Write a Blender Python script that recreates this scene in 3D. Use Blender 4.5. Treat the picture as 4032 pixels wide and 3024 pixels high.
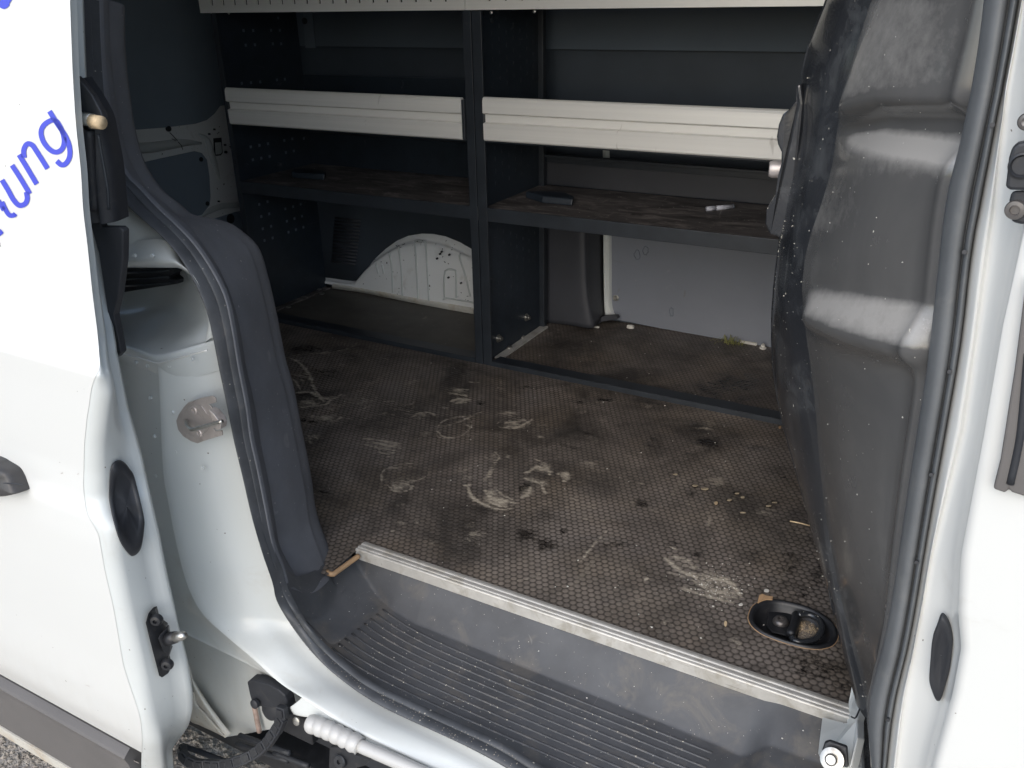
import bpy, bmesh, math, random
import numpy as np
from mathutils import Vector, Matrix, noise
R_ = random.Random(7)
for o in list(bpy.data.objects): bpy.data.objects.remove(o)
SC = bpy.context.scene
COL = SC.collection

# ------------------------------------------------------------------ camera
CAM = np.array([0.0, 0.0, 1.05])
YAW, PIT, ROL, FPX = -0.5189029, 0.42272192, -0.0211403, 3420.313
CR = np.array([[0.8724704542384975, 0.4882864580562398, -0.019278001964978978],
               [-0.18504997153019484, 0.3666449683518427, 0.9117718877103802],
               [-0.45227404802568977, 0.7919266393177894, -0.4102442972440786]])
cd = bpy.data.cameras.new("camera"); co = bpy.data.objects.new("camera", cd); COL.objects.link(co)
m = Matrix.Identity(4)
for r in range(3):
    m[r][0] = CR[0][r]; m[r][1] = CR[1][r]; m[r][2] = -CR[2][r]; m[r][3] = CAM[r]
co.matrix_world = m
cd.sensor_width = 36.0; cd.lens = FPX / 4032 * 36; cd.clip_start = 0.02; cd.clip_end = 500
SC.camera = co

# ------------------------------------------------------------------ world, sun, exposure
SUN_EL, SUN_AZ = 36.0, 172.0      # azimuth the light comes from, degrees clockwise from +Y
w = bpy.data.worlds.new("World"); SC.world = w; w.use_nodes = True
nt = w.node_tree; bg = nt.nodes["Background"]
sky = nt.nodes.new("ShaderNodeTexSky"); sky.sky_type = 'NISHITA'; sky.sun_disc = False
sky.sun_elevation = math.radians(SUN_EL); sky.sun_rotation = math.radians(SUN_AZ)
sky.air_density = 1.0; sky.dust_density = 1.5; sky.ozone_density = 1.0
nt.links.new(sky.outputs[0], bg.inputs[0]); bg.inputs[1].default_value = 0.15
sd = bpy.data.lights.new("sun", 'SUN'); sd.energy = 1.3; sd.angle = math.radians(90); sd.color = (1, .985, .945)
so = bpy.data.objects.new("sun", sd); COL.objects.link(so)
az = math.radians(SUN_AZ); el = math.radians(SUN_EL)
dirv = Vector((math.sin(az) * math.cos(el), math.cos(az) * math.cos(el), math.sin(el)))
so.rotation_euler = dirv.to_track_quat('Z', 'Y').to_euler(); so.location = dirv * 20
SC.view_settings.view_transform = 'Standard'; SC.view_settings.look = 'None'
SC.view_settings.exposure = 0.74; SC.view_settings.gamma = 1
SC.cycles.max_bounces = 10; SC.cycles.diffuse_bounces = 6

# ------------------------------------------------------------------ measuring helpers
# a reading (x, y) in the 2212 x 1659 photograph, put on a known plane of the van
def ray(x, y):
    k = 4032 / 2212
    v = np.array([(x * k - 2016) / FPX, -(y * k - 1512) / FPX, 1.0])
    return v @ CR
def at(x, y, X=None, Y=None, Z=None):
    v = ray(x, y)
    t = X / v[0] if X is not None else Y / v[1] if Y is not None else (Z - 1.05) / v[2]
    return CAM + v * t
WIN = dict(P=(1, 0, 0), A1=(.2728, 0, 0), A2=(.2728, 0, 438.9), A3=(.2728, 0, 877.8), A4=(.2728, 0, 1206.9),
           T1=(.2976, 438.9, 0), T2=(.3224, 1042.3, 0), T3=(.2728, 493.7, 329.2), T4=(.3224, 1014.9, 384),
           R1=(.2811, 1590.9, 0), R2=(.2811, 1590.9, 466.3), R3=(.2811, 1590.9, 932.6), R4=(.2725, 1481.2, 1206.9),
           B5=(.2728, 493.7, 1206.9), B6=(.2728, 932.6, 1206.9), E5=(.1984, 329.1, 1426.3), F1=(.2728, 548.6, 713.2),
           F2=(.3472, 1097.2, 768.1), G4=(.2725, 1892.7, 1206.9), G3=(.2646, 1920.1, 164.6))
def W(win, *pts):
    s, ox, oy = WIN[win]
    return [(p[0] * s + ox, p[1] * s + oy) + tuple(p[2:]) for p in pts]
def on(pts, X=None, Y=None, Z=None):
    out = []
    for p in pts:
        if len(p) > 2: out.append(at(p[0], p[1], Y=p[2]))
        else: out.append(at(p[0], p[1], X=X, Y=Y, Z=Z))
    return np.array(out)
def crom(P, u):
    """Catmull-Rom through the rows of P at parameters u in 0..len-1"""
    P = np.asarray(P, float); n = len(P)
    i = np.clip(np.floor(u).astype(int), 0, n - 2); t = (u - i)[:, None]
    g = lambda k: P[np.clip(k, 0, n - 1)]
    a, b, c, d = g(i - 1), g(i), g(i + 1), g(i + 2)
    a = np.where((i == 0)[:, None], 2 * b - c, a); d = np.where((i == n - 2)[:, None], 2 * c - b, d)
    return .5 * ((2 * b) + (-a + c) * t + (2 * a - 5 * b + 4 * c - d) * t * t + (-a + 3 * b - 3 * c + d) * t ** 3)
def resample(P, n):
    P = np.asarray(P, float)
    D = crom(P, np.linspace(0, len(P) - 1, 12 * len(P)))
    s = np.concatenate([[0], np.cumsum(np.linalg.norm(np.diff(D, axis=0), axis=1))])
    q = np.linspace(0, s[-1], n)
    return np.stack([np.interp(q, s, D[:, k]) for k in range(3)], 1)
def by_y(pts, ys):
    """photo curve sampled at rows ys -> list of (x, y[, Y])"""
    a = np.array([list(p) for p in sorted(pts, key=lambda p: p[1])], float)
    cols = [np.interp(ys, a[:, 1], a[:, k]) for k in range(a.shape[1])]
    for k in (0,):
        c = cols[k].copy()
        for _ in range(2): c[1:-1] = .25 * c[:-2] + .5 * c[1:-1] + .25 * c[2:]
        cols[k] = c
    cols[1] = np.array(ys, float)
    return [tuple(r) for r in np.stack(cols, 1)]

# ------------------------------------------------------------------ object helpers
def tag(o, label=None, cat=None, group=None, kind=None):
    for k, v in (("label", label), ("category", cat), ("group", group), ("kind", kind)):
        if v: o[k] = v
    return o
def empty(name, loc=(0, 0, 0), parent=None):
    o = bpy.data.objects.new(name, None); COL.objects.link(o); o.empty_display_size = .05
    o.location = loc
    if parent: o.parent = parent
    return o
def link(name, me, mat, parent=None, smooth=True):
    o = bpy.data.objects.new(name, me); COL.objects.link(o)
    if mat: me.materials.append(mat)
    if smooth:
        me.polygons.foreach_set("use_smooth", [True] * len(me.polygons))
    if parent: o.parent = parent
    return o
def mesh(name, v, f, mat, parent=None, smooth=True):
    me = bpy.data.meshes.new(name); me.from_pydata([tuple(map(float, p)) for p in v], [], f); me.update()
    return link(name, me, mat, parent, smooth)
def solid(o, t, off=-1, bevel=0):
    md = o.modifiers.new("solid", 'SOLIDIFY'); md.thickness = t; md.offset = off
    if bevel: bev(o, bevel)
    return o
def bev(o, wd, seg=2):
    md = o.modifiers.new("bevel", 'BEVEL'); md.width = wd; md.segments = seg; md.limit_method = 'ANGLE'; md.angle_limit = math.radians(35)
    md.harden_normals = False
    return o
def surf(name, rows, mat, parent=None, n=60, sub=1, thick=0, off=0, raw=False, flip=False):
    rr = [np.asarray(r) if raw else resample(r, n) for r in rows]
    A = np.array(rr)
    if sub > 1:
        u = np.linspace(0, len(rr) - 1, (len(rr) - 1) * sub + 1)
        A = np.stack([crom(A[:, j], u) for j in range(A.shape[1])], 1)
    r, c = A.shape[:2]
    f = []
    for i in range(r - 1):
        for j in range(c - 1):
            q = (i * c + j, i * c + j + 1, (i + 1) * c + j + 1, (i + 1) * c + j)
            f.append(q[::-1] if flip else q)
    o = mesh(name, A.reshape(-1, 3), f, mat, parent)
    if thick: solid(o, thick, off)
    return o
def bulge(name, c1, c2, h, mat, parent=None, n=90, k=8, hd=(0, -1, .25), lift=0):
    """rounded strip between two curves, standing h proud"""
    a, b = resample(c1, n), resample(c2, n); hd = np.array(hd) / np.linalg.norm(hd)
    rows = []
    for i in range(k + 1):
        t = i / k; tt = .5 - .5 * math.cos(math.pi * t)
        rows.append(a * (1 - tt) + b * tt + hd * (h * math.sin(math.pi * t) + lift))
    rows = [a - hd * h * .8] + rows + [b - hd * h * .8]
    return surf(name, rows, mat, parent, raw=True)
def prism(name, pts, vec, mat, parent=None, bevel=0, smooth=False):
    """closed outline extruded along vec"""
    bm = bmesh.new()
    vs = [bm.verts.new(tuple(map(float, p))) for p in pts]
    f = bm.faces.new(vs)
    r = bmesh.ops.extrude_face_region(bm, geom=[f])
    for g in r['geom']:
        if isinstance(g, bmesh.types.BMVert): g.co += Vector(tuple(map(float, vec)))
    bmesh.ops.recalc_face_normals(bm, faces=bm.faces)
    me = bpy.data.meshes.new(name); bm.to_mesh(me); bm.free()
    o = link(name, me, mat, parent, smooth)
    if bevel: bev(o, bevel)
    return o
def box(name, lo, hi, mat, parent=None, bevel=0.0):
    x0, y0, z0 = lo; x1, y1, z1 = hi
    return prism(name, [(x0, y0, z0), (x1, y0, z0), (x1, y1, z0), (x0, y1, z0)], (0, 0, z1 - z0), mat, parent, bevel)
def smooth_loop(pts, n=48):
    P = np.array(pts, float); k = len(P)
    Q = np.concatenate([P[-2:], P, P[:3]])
    D = crom(Q, np.linspace(2, k + 2, n, endpoint=False))
    return D
def tube(name, pts, rad, mat, parent=None, seg=12, n=None, closed=False):
    P = np.asarray(pts, float)
    if n: P = resample(P, n)
    rad = np.broadcast_to(np.asarray(rad, float), (len(P),)) if np.ndim(rad) == 0 or len(np.atleast_1d(rad)) == len(P) else np.interp(np.linspace(0, 1, len(P)), np.linspace(0, 1, len(rad)), rad)
    v, f = [], []
    up = np.array([.13, .21, 1.0])
    m_ = len(P)
    for i in range(m_):
        if closed: t = P[(i + 1) % m_] - P[i - 1]
        else: t = P[min(i + 1, m_ - 1)] - P[max(i - 1, 0)]
        t = t / np.linalg.norm(t); a = np.cross(t, up); a /= np.linalg.norm(a); b = np.cross(t, a)
        for k in range(seg):
            q = 2 * math.pi * k / seg
            v.append(P[i] + rad[i] * (math.cos(q) * a + math.sin(q) * b))
    for i in range(m_ if closed else m_ - 1):
        j = (i + 1) % m_
        for k in range(seg):
            f.append((i * seg + k, i * seg + (k + 1) % seg, j * seg + (k + 1) % seg, j * seg + k))
    if not closed:
        f.append(tuple(range(seg))[::-1]); f.append(tuple(range((m_ - 1) * seg, m_ * seg)))
    return mesh(name, v, f, mat, parent)
def lathe(name, c, axis, prof, mat, parent=None, seg=28, star=0):
    """prof: (radius, height along axis)"""
    c = np.array(c, float); ax = np.array(axis, float); ax /= np.linalg.norm(ax)
    u = np.cross(ax, (.3, .2, .9)); u /= np.linalg.norm(u); w_ = np.cross(ax, u)
    v, f = [], []
    for r, h in prof:
        for k in range(seg):
            q = 2 * math.pi * k / seg; rr = r * (1 + (.12 * math.cos(6 * q) if star and r < star else 0))
            v.append(c + ax * h + rr * (math.cos(q) * u + math.sin(q) * w_))
    for i in range(len(prof) - 1):
        for k in range(seg):
            f.append((i * seg + k, i * seg + (k + 1) % seg, (i + 1) * seg + (k + 1) % seg, (i + 1) * seg + k))
    f.append(tuple(range(seg))[::-1]); f.append(tuple(range((len(prof) - 1) * seg, len(prof) * seg)))
    o = mesh(name, v, f, mat, parent)
    bpyfix(o); return o
def bpyfix(o):
    bm = bmesh.new(); bm.from_mesh(o.data); bmesh.ops.recalc_face_normals(bm, faces=bm.faces); bm.to_mesh(o.data); bm.free()
    md = o.modifiers.new("edge", 'EDGE_SPLIT'); md.split_angle = math.radians(40)
BOLT = [(.011, 0), (.011, .0015), (.0075, .002), (.0075, .006), (.006, .0075), (.0032, .0075), (.0028, .0045), (.0005, .0045)]

# ------------------------------------------------------------------ materials
def nodes(name):
    mt = bpy.data.materials.new(name); mt.use_nodes = True; t = mt.node_tree
    return mt, t, t.nodes["Principled BSDF"]
def N(t, ty, **k):
    n = t.nodes.new(ty)
    for a, b in k.items():
        if a in n.inputs: n.inputs[a].default_value = b
        else: setattr(n, a, b)
    return n
def pos(t, sc=1.0, stretch=(1, 1, 1)):
    g = N(t, "ShaderNodeNewGeometry"); mp = N(t, "ShaderNodeMapping")
    mp.inputs['Scale'].default_value = tuple(sc * s for s in stretch)
    t.links.new(g.outputs['Position'], mp.inputs[0]); return mp.outputs[0]
def ntex(t, sc, det=4, rough=.55, stretch=(1, 1, 1), dist=0):
    n = N(t, "ShaderNodeTexNoise", Scale=1.0, Detail=det, Roughness=rough, Distortion=dist)
    t.links.new(pos(t, sc, stretch), n.inputs['Vector']); return n.outputs['Fac']
def ramp(t, fac, a, b, ca=(0, 0, 0, 1), cb=(1, 1, 1, 1)):
    r = N(t, "ShaderNodeValToRGB"); r.color_ramp.elements[0].position = a; r.color_ramp.elements[1].position = b
    r.color_ramp.elements[0].color = ca; r.color_ramp.elements[1].color = cb
    t.links.new(fac, r.inputs[0]); return r.outputs[0]
def mix(t, fac, a, b, mode='MIX'):
    n = t.nodes.new("ShaderNodeMix"); n.data_type = 'RGBA'; n.blend_type = mode
    for s, v in ((n.inputs[0], fac), (n.inputs[6], a), (n.inputs[7], b)):
        if isinstance(v, (int, float)): s.default_value = v
        elif isinstance(v, tuple): s.default_value = v if len(v) == 4 else v + (1,)
        else: t.links.new(v, s)
    return n.outputs[2]
def mth(t, op, a, b=None, c=None, clamp=False):
    n = t.nodes.new("ShaderNodeMath"); n.operation = op; n.use_clamp = clamp
    for i, v in enumerate((a, b, c)):
        if v is None: continue
        if isinstance(v, (int, float)): n.inputs[i].default_value = v
        else: t.links.new(v, n.inputs[i])
    return n.outputs[0]
def bump(t, b, h, strength, dist=.001, prev=None):
    n = N(t, "ShaderNodeBump", Strength=strength, Distance=dist)
    t.links.new(h, n.inputs['Height'])
    if prev: t.links.new(prev, n.inputs['Normal'])
    t.links.new(n.outputs[0], b.inputs['Normal']); return n.outputs[0]
def simple(name, col, rough=.5, metal=0, var=.0, vs=6, dirt=None, ds=8, da=(.55, .75), speck=None, ss=220, sa=(.71, .74),
           scr=None, bmp=0, bs=900, bd=.0006, coat=0, rv=.0, spec=.5, stretch=(1, 1, 1), up_sheen=None, film=None):
    mt, t, b = nodes(name)
    c = tuple(col) + (1,)
    cur = c
    if var:
        f = ramp(t, ntex(t, vs, 5, .6, stretch), .3, .7)
        cur = mix(t, f, tuple(x * (1 - var) for x in col), tuple(min(1, x * (1 + var)) for x in col))
    if dirt:
        f = ramp(t, ntex(t, ds, 8, .65, stretch, .6), *da); cur = mix(t, f, cur, dirt)
    if scr:
        f1 = ramp(t, ntex(t, scr[1], 3, .7, (1, .12, .5), 1.5), .68, .74)
        f2 = ramp(t, ntex(t, scr[1] * .8, 3, .7, (.15, 1, 1), 1.2), .69, .75)
        f = mth(t, 'MULTIPLY', mth(t, 'MAXIMUM', f1, f2), .7); cur = mix(t, f, cur, scr[0])
    if film:        # road film that thickens towards the foot of the body
        gm = N(t, "ShaderNodeNewGeometry"); sp_ = N(t, "ShaderNodeSeparateXYZ"); t.links.new(gm.outputs['Position'], sp_.inputs[0])
        lo = ramp(t, mth(t, 'ADD', mth(t, 'MULTIPLY', sp_.outputs[2], -1), mth(t, 'MULTIPLY', ntex(t, 4, 6, .7), .35)), .10, .55)
        f = mth(t, 'MULTIPLY', lo, ramp(t, ntex(t, 34, 8, .75, (1, 1, .35)), .30, .75)); cur = mix(t, mth(t, 'MULTIPLY', f, .28), cur, film)
        st_ = ramp(t, ntex(t, 26, 3, .6, (1, 1, .06), .6), .66, .8); cur = mix(t, mth(t, 'MULTIPLY', mth(t, 'MULTIPLY', st_, lo), .3), cur, film)
    if up_sheen:      # pale tone painted on upward-leaning faces in place of their reflected light
        gm = N(t, "ShaderNodeNewGeometry"); sp_ = N(t, "ShaderNodeSeparateXYZ"); t.links.new(gm.outputs['Normal'], sp_.inputs[0])
        f = ramp(t, mth(t, 'ADD', sp_.outputs[2], mth(t, 'MULTIPLY', mth(t, 'SUBTRACT', ntex(t, 60, 5, .7), .5), .25)), .10, .42)
        cur = mix(t, mth(t, 'MULTIPLY', f, .9), cur, up_sheen)
    if speck:
        f = ramp(t, ntex(t, ss, 1, .5), *sa); cur = mix(t, f, cur, speck)
    if isinstance(cur, tuple): b.inputs['Base Color'].default_value = cur
    else: t.links.new(cur, b.inputs['Base Color'])
    b.inputs['Metallic'].default_value = metal
    if rv:
        f = ramp(t, ntex(t, 14, 6, .65), .3, .75, (max(0, rough - rv),) * 3 + (1,), (min(1, rough + rv),) * 3 + (1,))
        t.links.new(f, b.inputs['Roughness'])
    else: b.inputs['Roughness'].default_value = rough
    b.inputs['Specular IOR Level'].default_value = spec
    if coat: b.inputs['Coat Weight'].default_value = coat; b.inputs['Coat Roughness'].default_value = .08
    if bmp: bump(t, b, ntex(t, bs, 3, .6), bmp, bd)
    return mt
M = {}
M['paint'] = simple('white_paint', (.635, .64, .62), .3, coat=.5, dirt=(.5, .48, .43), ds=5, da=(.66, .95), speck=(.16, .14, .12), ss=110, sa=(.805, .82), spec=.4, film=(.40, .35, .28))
M['paint_shade'] = simple('white_paint_shaded', (.58, .605, .595), .30, coat=.3, dirt=(.45, .43, .38), ds=7, da=(.62, .9), speck=(.14, .12, .1), ss=130, sa=(.79, .81), spec=.4, film=(.36, .31, .24))  # the van's white again, darkened in colour for body parts in shade
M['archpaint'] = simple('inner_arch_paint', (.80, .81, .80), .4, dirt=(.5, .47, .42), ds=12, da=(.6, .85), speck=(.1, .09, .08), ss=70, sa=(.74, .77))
M['paint_dirty'] = simple('stained_white_paint', (.62, .60, .54), .45, dirt=(.42, .30, .17), ds=11, da=(.5, .8), speck=(.15, .1, .06), ss=140, sa=(.72, .76), stretch=(1, 1, .35))
M['cladding'] = simple('grey_plastic_cladding', (.115, .108, .104), .6, var=.1, bmp=.25, bs=1500)
M['handle'] = simple('dark_handle_plastic', (.045, .043, .043), .45, var=.1)
M['rubber'] = simple('black_rubber', (.055, .059, .066), .55, var=.25, vs=20, dirt=(.13, .125, .12), ds=22, da=(.58, .9), speck=(.4, .38, .33), ss=160, sa=(.765, .79), rv=.1)
M['trim'] = simple('dark_trim_plastic', (.135, .140, .156), .62, var=.18, vs=9, dirt=(.15, .15, .16), ds=14, da=(.5, .85), scr=((.2, .2, .21), 20), speck=(.45, .43, .4), ss=150, sa=(.765, .785), bmp=.5, bs=1400)
M['frontseal'] = simple('grey_front_rubber', (.115, .122, .128), .5, var=.12, vs=14, dirt=(.17, .17, .165), ds=18, da=(.55, .85))
M['step'] = simple('worn_step_plastic', (.074, .077, .084), .6, var=.2, vs=9, dirt=(.15, .135, .115), ds=12, da=(.52, .8), scr=((.22, .21, .2), 26), speck=(.34, .31, .28), ss=260, sa=(.76, .79), bmp=.5, bs=1400)
M['ridge'] = simple('worn_ridge_plastic', (.072, .074, .080), .55, var=.2, vs=30, dirt=(.17, .155, .14), ds=30, da=(.5, .8), speck=(.6, .55, .45), ss=260, sa=(.7, .74))
M['gloss'] = simple('glossy_black_plastic', (.078, .078, .078), .22, var=.12, vs=3, dirt=(.115, .113, .11), ds=6, da=(.4, .95), speck=(.6, .58, .52), ss=150, sa=(.79, .80), rv=.1, coat=.25, up_sheen=(.34, .33, .315))
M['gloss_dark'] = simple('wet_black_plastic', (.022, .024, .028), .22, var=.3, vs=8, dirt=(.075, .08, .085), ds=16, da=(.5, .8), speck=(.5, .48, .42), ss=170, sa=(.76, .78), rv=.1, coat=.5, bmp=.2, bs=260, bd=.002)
M['blackpart'] = simple('black_metal', (.018, .019, .022), .4, var=.3, vs=40, dirt=(.08, .07, .06), ds=40, da=(.6, .85))
M['dullblack'] = simple('dull_black_plastic', (.022, .024, .029), .55, var=.2, vs=20, dirt=(.09, .08, .07), ds=25, da=(.6, .9))
M['rack'] = simple('dark_rack_steel', (.020, .028, .039), .45, var=.2, vs=15, dirt=(.05, .05, .05), ds=18, da=(.62, .95), scr=((.10, .10, .11), 30))
M['rackpost'] = simple('rack_post_steel', (.022, .027, .034), .42, var=.2, vs=15, dirt=(.08, .07, .07), ds=18, da=(.66, .9))
M['hole'] = simple('pale_perforation', (.12, .145, .18), .6)
M['lining'] = simple('glare_lining_board', (.23, .28, .335), .7, var=.06, vs=4, bmp=.2, bs=700)  # dark board with blue lens glare mixed into its colour
M['wall_lining'] = simple('glare_wall_lining', (.095, .12, .15), .7, var=.06, vs=4, bmp=.2, bs=700)  # lifted and blued in colour to stand for lens glare
M['darklining'] = simple('black_lining_board', (.046, .058, .074), .65, var=.12, vs=5, bmp=.2, bs=700)  # black board, slightly raised in colour for glare haze
M['coverpl'] = simple('black_pillar_cover', (.040, .042, .050), .55, var=.15, vs=5, dirt=(.07, .065, .06), ds=14, da=(.62, .9), bmp=.3, bs=900)
M['greypanel'] = simple('grey_side_panel', (.185, .20, .235), .55, var=.05, vs=5, dirt=(.34, .34, .35), ds=16, da=(.66, .82), scr=((.16, .16, .17), 14))
M['alu'] = simple('brushed_aluminium', (.80, .785, .745), .40, metal=.2, var=.05, vs=4, stretch=(.1, 1, 20), dirt=(.55, .52, .47), ds=14, da=(.68, .95), scr=((.5, .47, .43), 12))
M['strip'] = simple('worn_aluminium_strip', (.56, .545, .51), .5, metal=.35, var=.12, vs=30, dirt=(.36, .33, .27), ds=26, da=(.5, .75), scr=((.2, .18, .15), 60))
M['steel'] = simple('bare_steel', (.46, .45, .42), .32, metal=.9, var=.2, vs=60, dirt=(.2, .16, .11), ds=60, da=(.55, .8))
M['brownsteel'] = simple('striker_steel', (.46, .42, .40), .42, metal=.5, var=.12, vs=30, dirt=(.25, .2, .17), ds=30, da=(.55, .85))
M['darksteel'] = simple('dark_worn_steel', (.16, .15, .145), .4, metal=.7, var=.25, vs=50)
M['shelfbed'] = simple('dusty_shelf_board', (.085, .077, .074), .6, var=.6, vs=14, dirt=(.24, .215, .20), ds=15, da=(.5, .66), scr=((.3, .27, .25), 16), speck=(.5, .48, .42), ss=110, sa=(.76, .78), stretch=(.6, 1.4, 1))
M['wood'] = simple('bare_plywood', (.42, .27, .15), .7, var=.25, vs=60, stretch=(1, .1, 1), dirt=(.18, .11, .06), ds=50, da=(.5, .8))
M['blue'] = simple('blue_lettering_film', (.05, .065, .50), .35)
M['penwhite'] = simple('pale_pen_plastic', (.50, .51, .57), .4)
M['whitebit'] = simple('white_crumb', (.62, .60, .55), .6)
M['tan'] = simple('tan_splinter', (.55, .42, .26), .7, var=.3, vs=80)
M['splint'] = simple('wet_tan_splinter', (.40, .33, .23), .5, var=.35, vs=120)
M['grass'] = simple('dry_grass', (.24, .24, .08), .7, var=.3, vs=90)
M['sand'] = simple('gritty_sand', (.22, .185, .15), .9, var=.35, vs=260, speck=(.6, .5, .38), ss=520, sa=(.6, .66), bmp=1, bs=500, bd=.003)
M['ground'] = simple('gravel_ground', (.44, .41, .37), .9, var=.3, vs=18, dirt=(.27, .235, .20), ds=60, da=(.45, .7), speck=(.42, .38, .32), ss=90, sa=(.6, .7), bmp=1, bs=60, bd=.02)
M['stone'] = simple('gravel_stone', (.30, .265, .225), .85, var=.35, vs=25)
M['clearseal'] = simple('milky_plastic', (.48, .475, .46), .35, coat=.2, dirt=(.3, .29, .27), ds=40, da=(.6, .9))
M['drop'] = simple('pale_debris_bead', (.55, .53, .46), .2, spec=.8)
M['water'] = simple('sealer', (.35, .26, .22), .6, var=.3, vs=70)

def floor_material(name, pale=1.0, hexes=True):
    mt, t, b = nodes(name)
    g = N(t, "ShaderNodeNewGeometry"); P = g.outputs['Position']
    sx, sy = .0142, .0142 * 1.732
    def cell(off):
        a = N(t, "ShaderNodeVectorMath", operation='ADD'); a.inputs[1].default_value = (10 + off * sx, 10 + off * sy, 0); t.links.new(P, a.inputs[0])
        mo = N(t, "ShaderNodeVectorMath", operation='MODULO'); mo.inputs[1].default_value = (sx, sy, 1e3); t.links.new(a.outputs[0], mo.inputs[0])
        s = N(t, "ShaderNodeVectorMath", operation='SUBTRACT'); s.inputs[1].default_value = (sx / 2, sy / 2, 0); t.links.new(mo.outputs[0], s.inputs[0])
        m2 = N(t, "ShaderNodeVectorMath", operation='MULTIPLY'); m2.inputs[1].default_value = (1, 1, 0); t.links.new(s.outputs[0], m2.inputs[0])
        l = N(t, "ShaderNodeVectorMath", operation='LENGTH'); t.links.new(m2.outputs[0], l.inputs[0]); return l.outputs['Value']
    d = mth(t, 'MINIMUM', cell(0), cell(.5))
    wear = ramp(t, ntex(t, 9, 4), .35, .65)
    disc = ramp(t, d, .0056, .0068, (1, 1, 1, 1), (0, 0, 0, 1))
    # colours
    big = ramp(t, ntex(t, 4.2, 9, .68, dist=.6), .36, .66)
    c = mix(t, big, (.034, .030, .028), (.24, .205, .18))
    warm = ramp(t, ntex(t, 5.5, 5, .6), .48, .72); c = mix(t, mth(t, 'MULTIPLY', warm, .55), c, (.22, .175, .13))
    cool = ramp(t, ntex(t, 4.3, 5, .65, (1, 1, 1), .8), .55, .78); c = mix(t, mth(t, 'MULTIPLY', cool, .5), c, (.20, .19, .19))
    dark = ramp(t, ntex(t, 7, 7, .7), .56, .7); c = mix(t, mth(t, 'MULTIPLY', dark, .8), c, (.016, .013, .012))
    if hexes:
        gap = mix(t, .92, c, (.009, .0075, .007))
        c = mix(t, disc, gap, c)
        ring = mth(t, 'MULTIPLY', ramp(t, d, .0046, .0058), disc); c = mix(t, mth(t, 'MULTIPLY', ring, .4), c, (.26, .22, .18))
    hz = mth(t, 'MULTIPLY', ramp(t, ntex(t, 26, 8, .75, (1, 1, 1), 1.5), .5, .72), ramp(t, ntex(t, 3.1, 3, .6), .42, .62))
    c = mix(t, mth(t, 'MULTIPLY', hz, .45), c, (.235, .21, .18))
    at_ = N(t, "ShaderNodeAttribute"); at_.attribute_name = "wear"
    sep = N(t, "ShaderNodeSeparateColor"); t.links.new(at_.outputs['Color'], sep.inputs[0])
    fine = ntex(t, 160, 6, .75, dist=1.0); med = ntex(t, 45, 5, .7, dist=1.0)
    crs = ntex(t, 22, 6, .7, (1, 1, 1), 1.6); strk = ntex(t, 30, 5, .7, (.35, 1.3, 1), 2.5)
    nz = mth(t, 'ADD', mth(t, 'ADD', mth(t, 'MULTIPLY', fine, .55), mth(t, 'MULTIPLY', strk, .8)), mth(t, 'MULTIPLY', crs, .65))
    pd = ramp(t, mth(t, 'ADD', sep.outputs[0], mth(t, 'MULTIPLY', mth(t, 'SUBTRACT', nz, 1.0), 1.9)), .42, .98)
    pd = mth(t, 'MULTIPLY', pd, ramp(t, sep.outputs[0], .06, .3))
    dk = ramp(t, mth(t, 'ADD', sep.outputs[1], mth(t, 'MULTIPLY', mth(t, 'SUBTRACT', nz, 1.0), 1.6)), .42, .72)
    dk = mth(t, 'MULTIPLY', dk, ramp(t, sep.outputs[1], .05, .25))
    bl = sep.outputs[2]
    c = mix(t, mth(t, 'MULTIPLY', dk, .9), c, (.009, .0075, .007))
    bn = mth(t, 'MULTIPLY', bl, ramp(t, ntex(t, 24, 7, .7, (1, 1, 1), 1.2), .3, .62))
    bc = mix(t, .75, (.30, .26, .215), c)
    c = mix(t, mth(t, 'MULTIPLY', bn, .8), c, mix(t, disc, (.05, .043, .038), (.33, .28, .23)) if hexes else bc)
    c = mix(t, mth(t, 'MULTIPLY', pd, .95 * pale), c, (.44, .39, .315))
    dust = ramp(t, ntex(t, 330, 2, .6), .66, .78); dm = ramp(t, ntex(t, 6, 4, .6), .42, .7)
    c = mix(t, mth(t, 'MULTIPLY', mth(t, 'MULTIPLY', dust, dm), .55), c, (.26, .235, .2))
    s1 = ramp(t, ntex(t, 13, 2, .6, (1, .07, 1), 2.2), .7, .73); s2 = ramp(t, ntex(t, 10, 2, .6, (.08, 1, 1), 2.0), .71, .74)
    c = mix(t, mth(t, 'MULTIPLY', mth(t, 'MAXIMUM', s1, s2), .30), c, (.24, .21, .17))
    t.links.new(c, b.inputs['Base Color'])
    c = mix(t, 1.0, c, (1.55, 1.50, 1.47), 'MULTIPLY')
    r = ramp(t, ntex(t, 8, 6, .65), .3, .75, (.42, .42, .42, 1), (.68, .68, .68, 1))
    r = mix(t, dk, r, (.25, .25, .25)); t.links.new(r, b.inputs['Roughness'])
    if hexes:
        h = mth(t, 'ADD', disc, mth(t, 'MULTIPLY', fine, .35)); bump(t, b, h, .9, .0009)
    else: bump(t, b, fine, .4, .0006)
    return mt
M['floor'] = floor_material('textured_plywood_floor'); M['baseboard'] = simple('smooth_brown_baseboard', (.085, .080, .070), .6, var=.2, vs=8, dirt=(.13, .12, .105), ds=14, da=(.55, .85), scr=((.2, .18, .15), 18), speck=(.4, .36, .3), ss=160, sa=(.765, .785))

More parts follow.
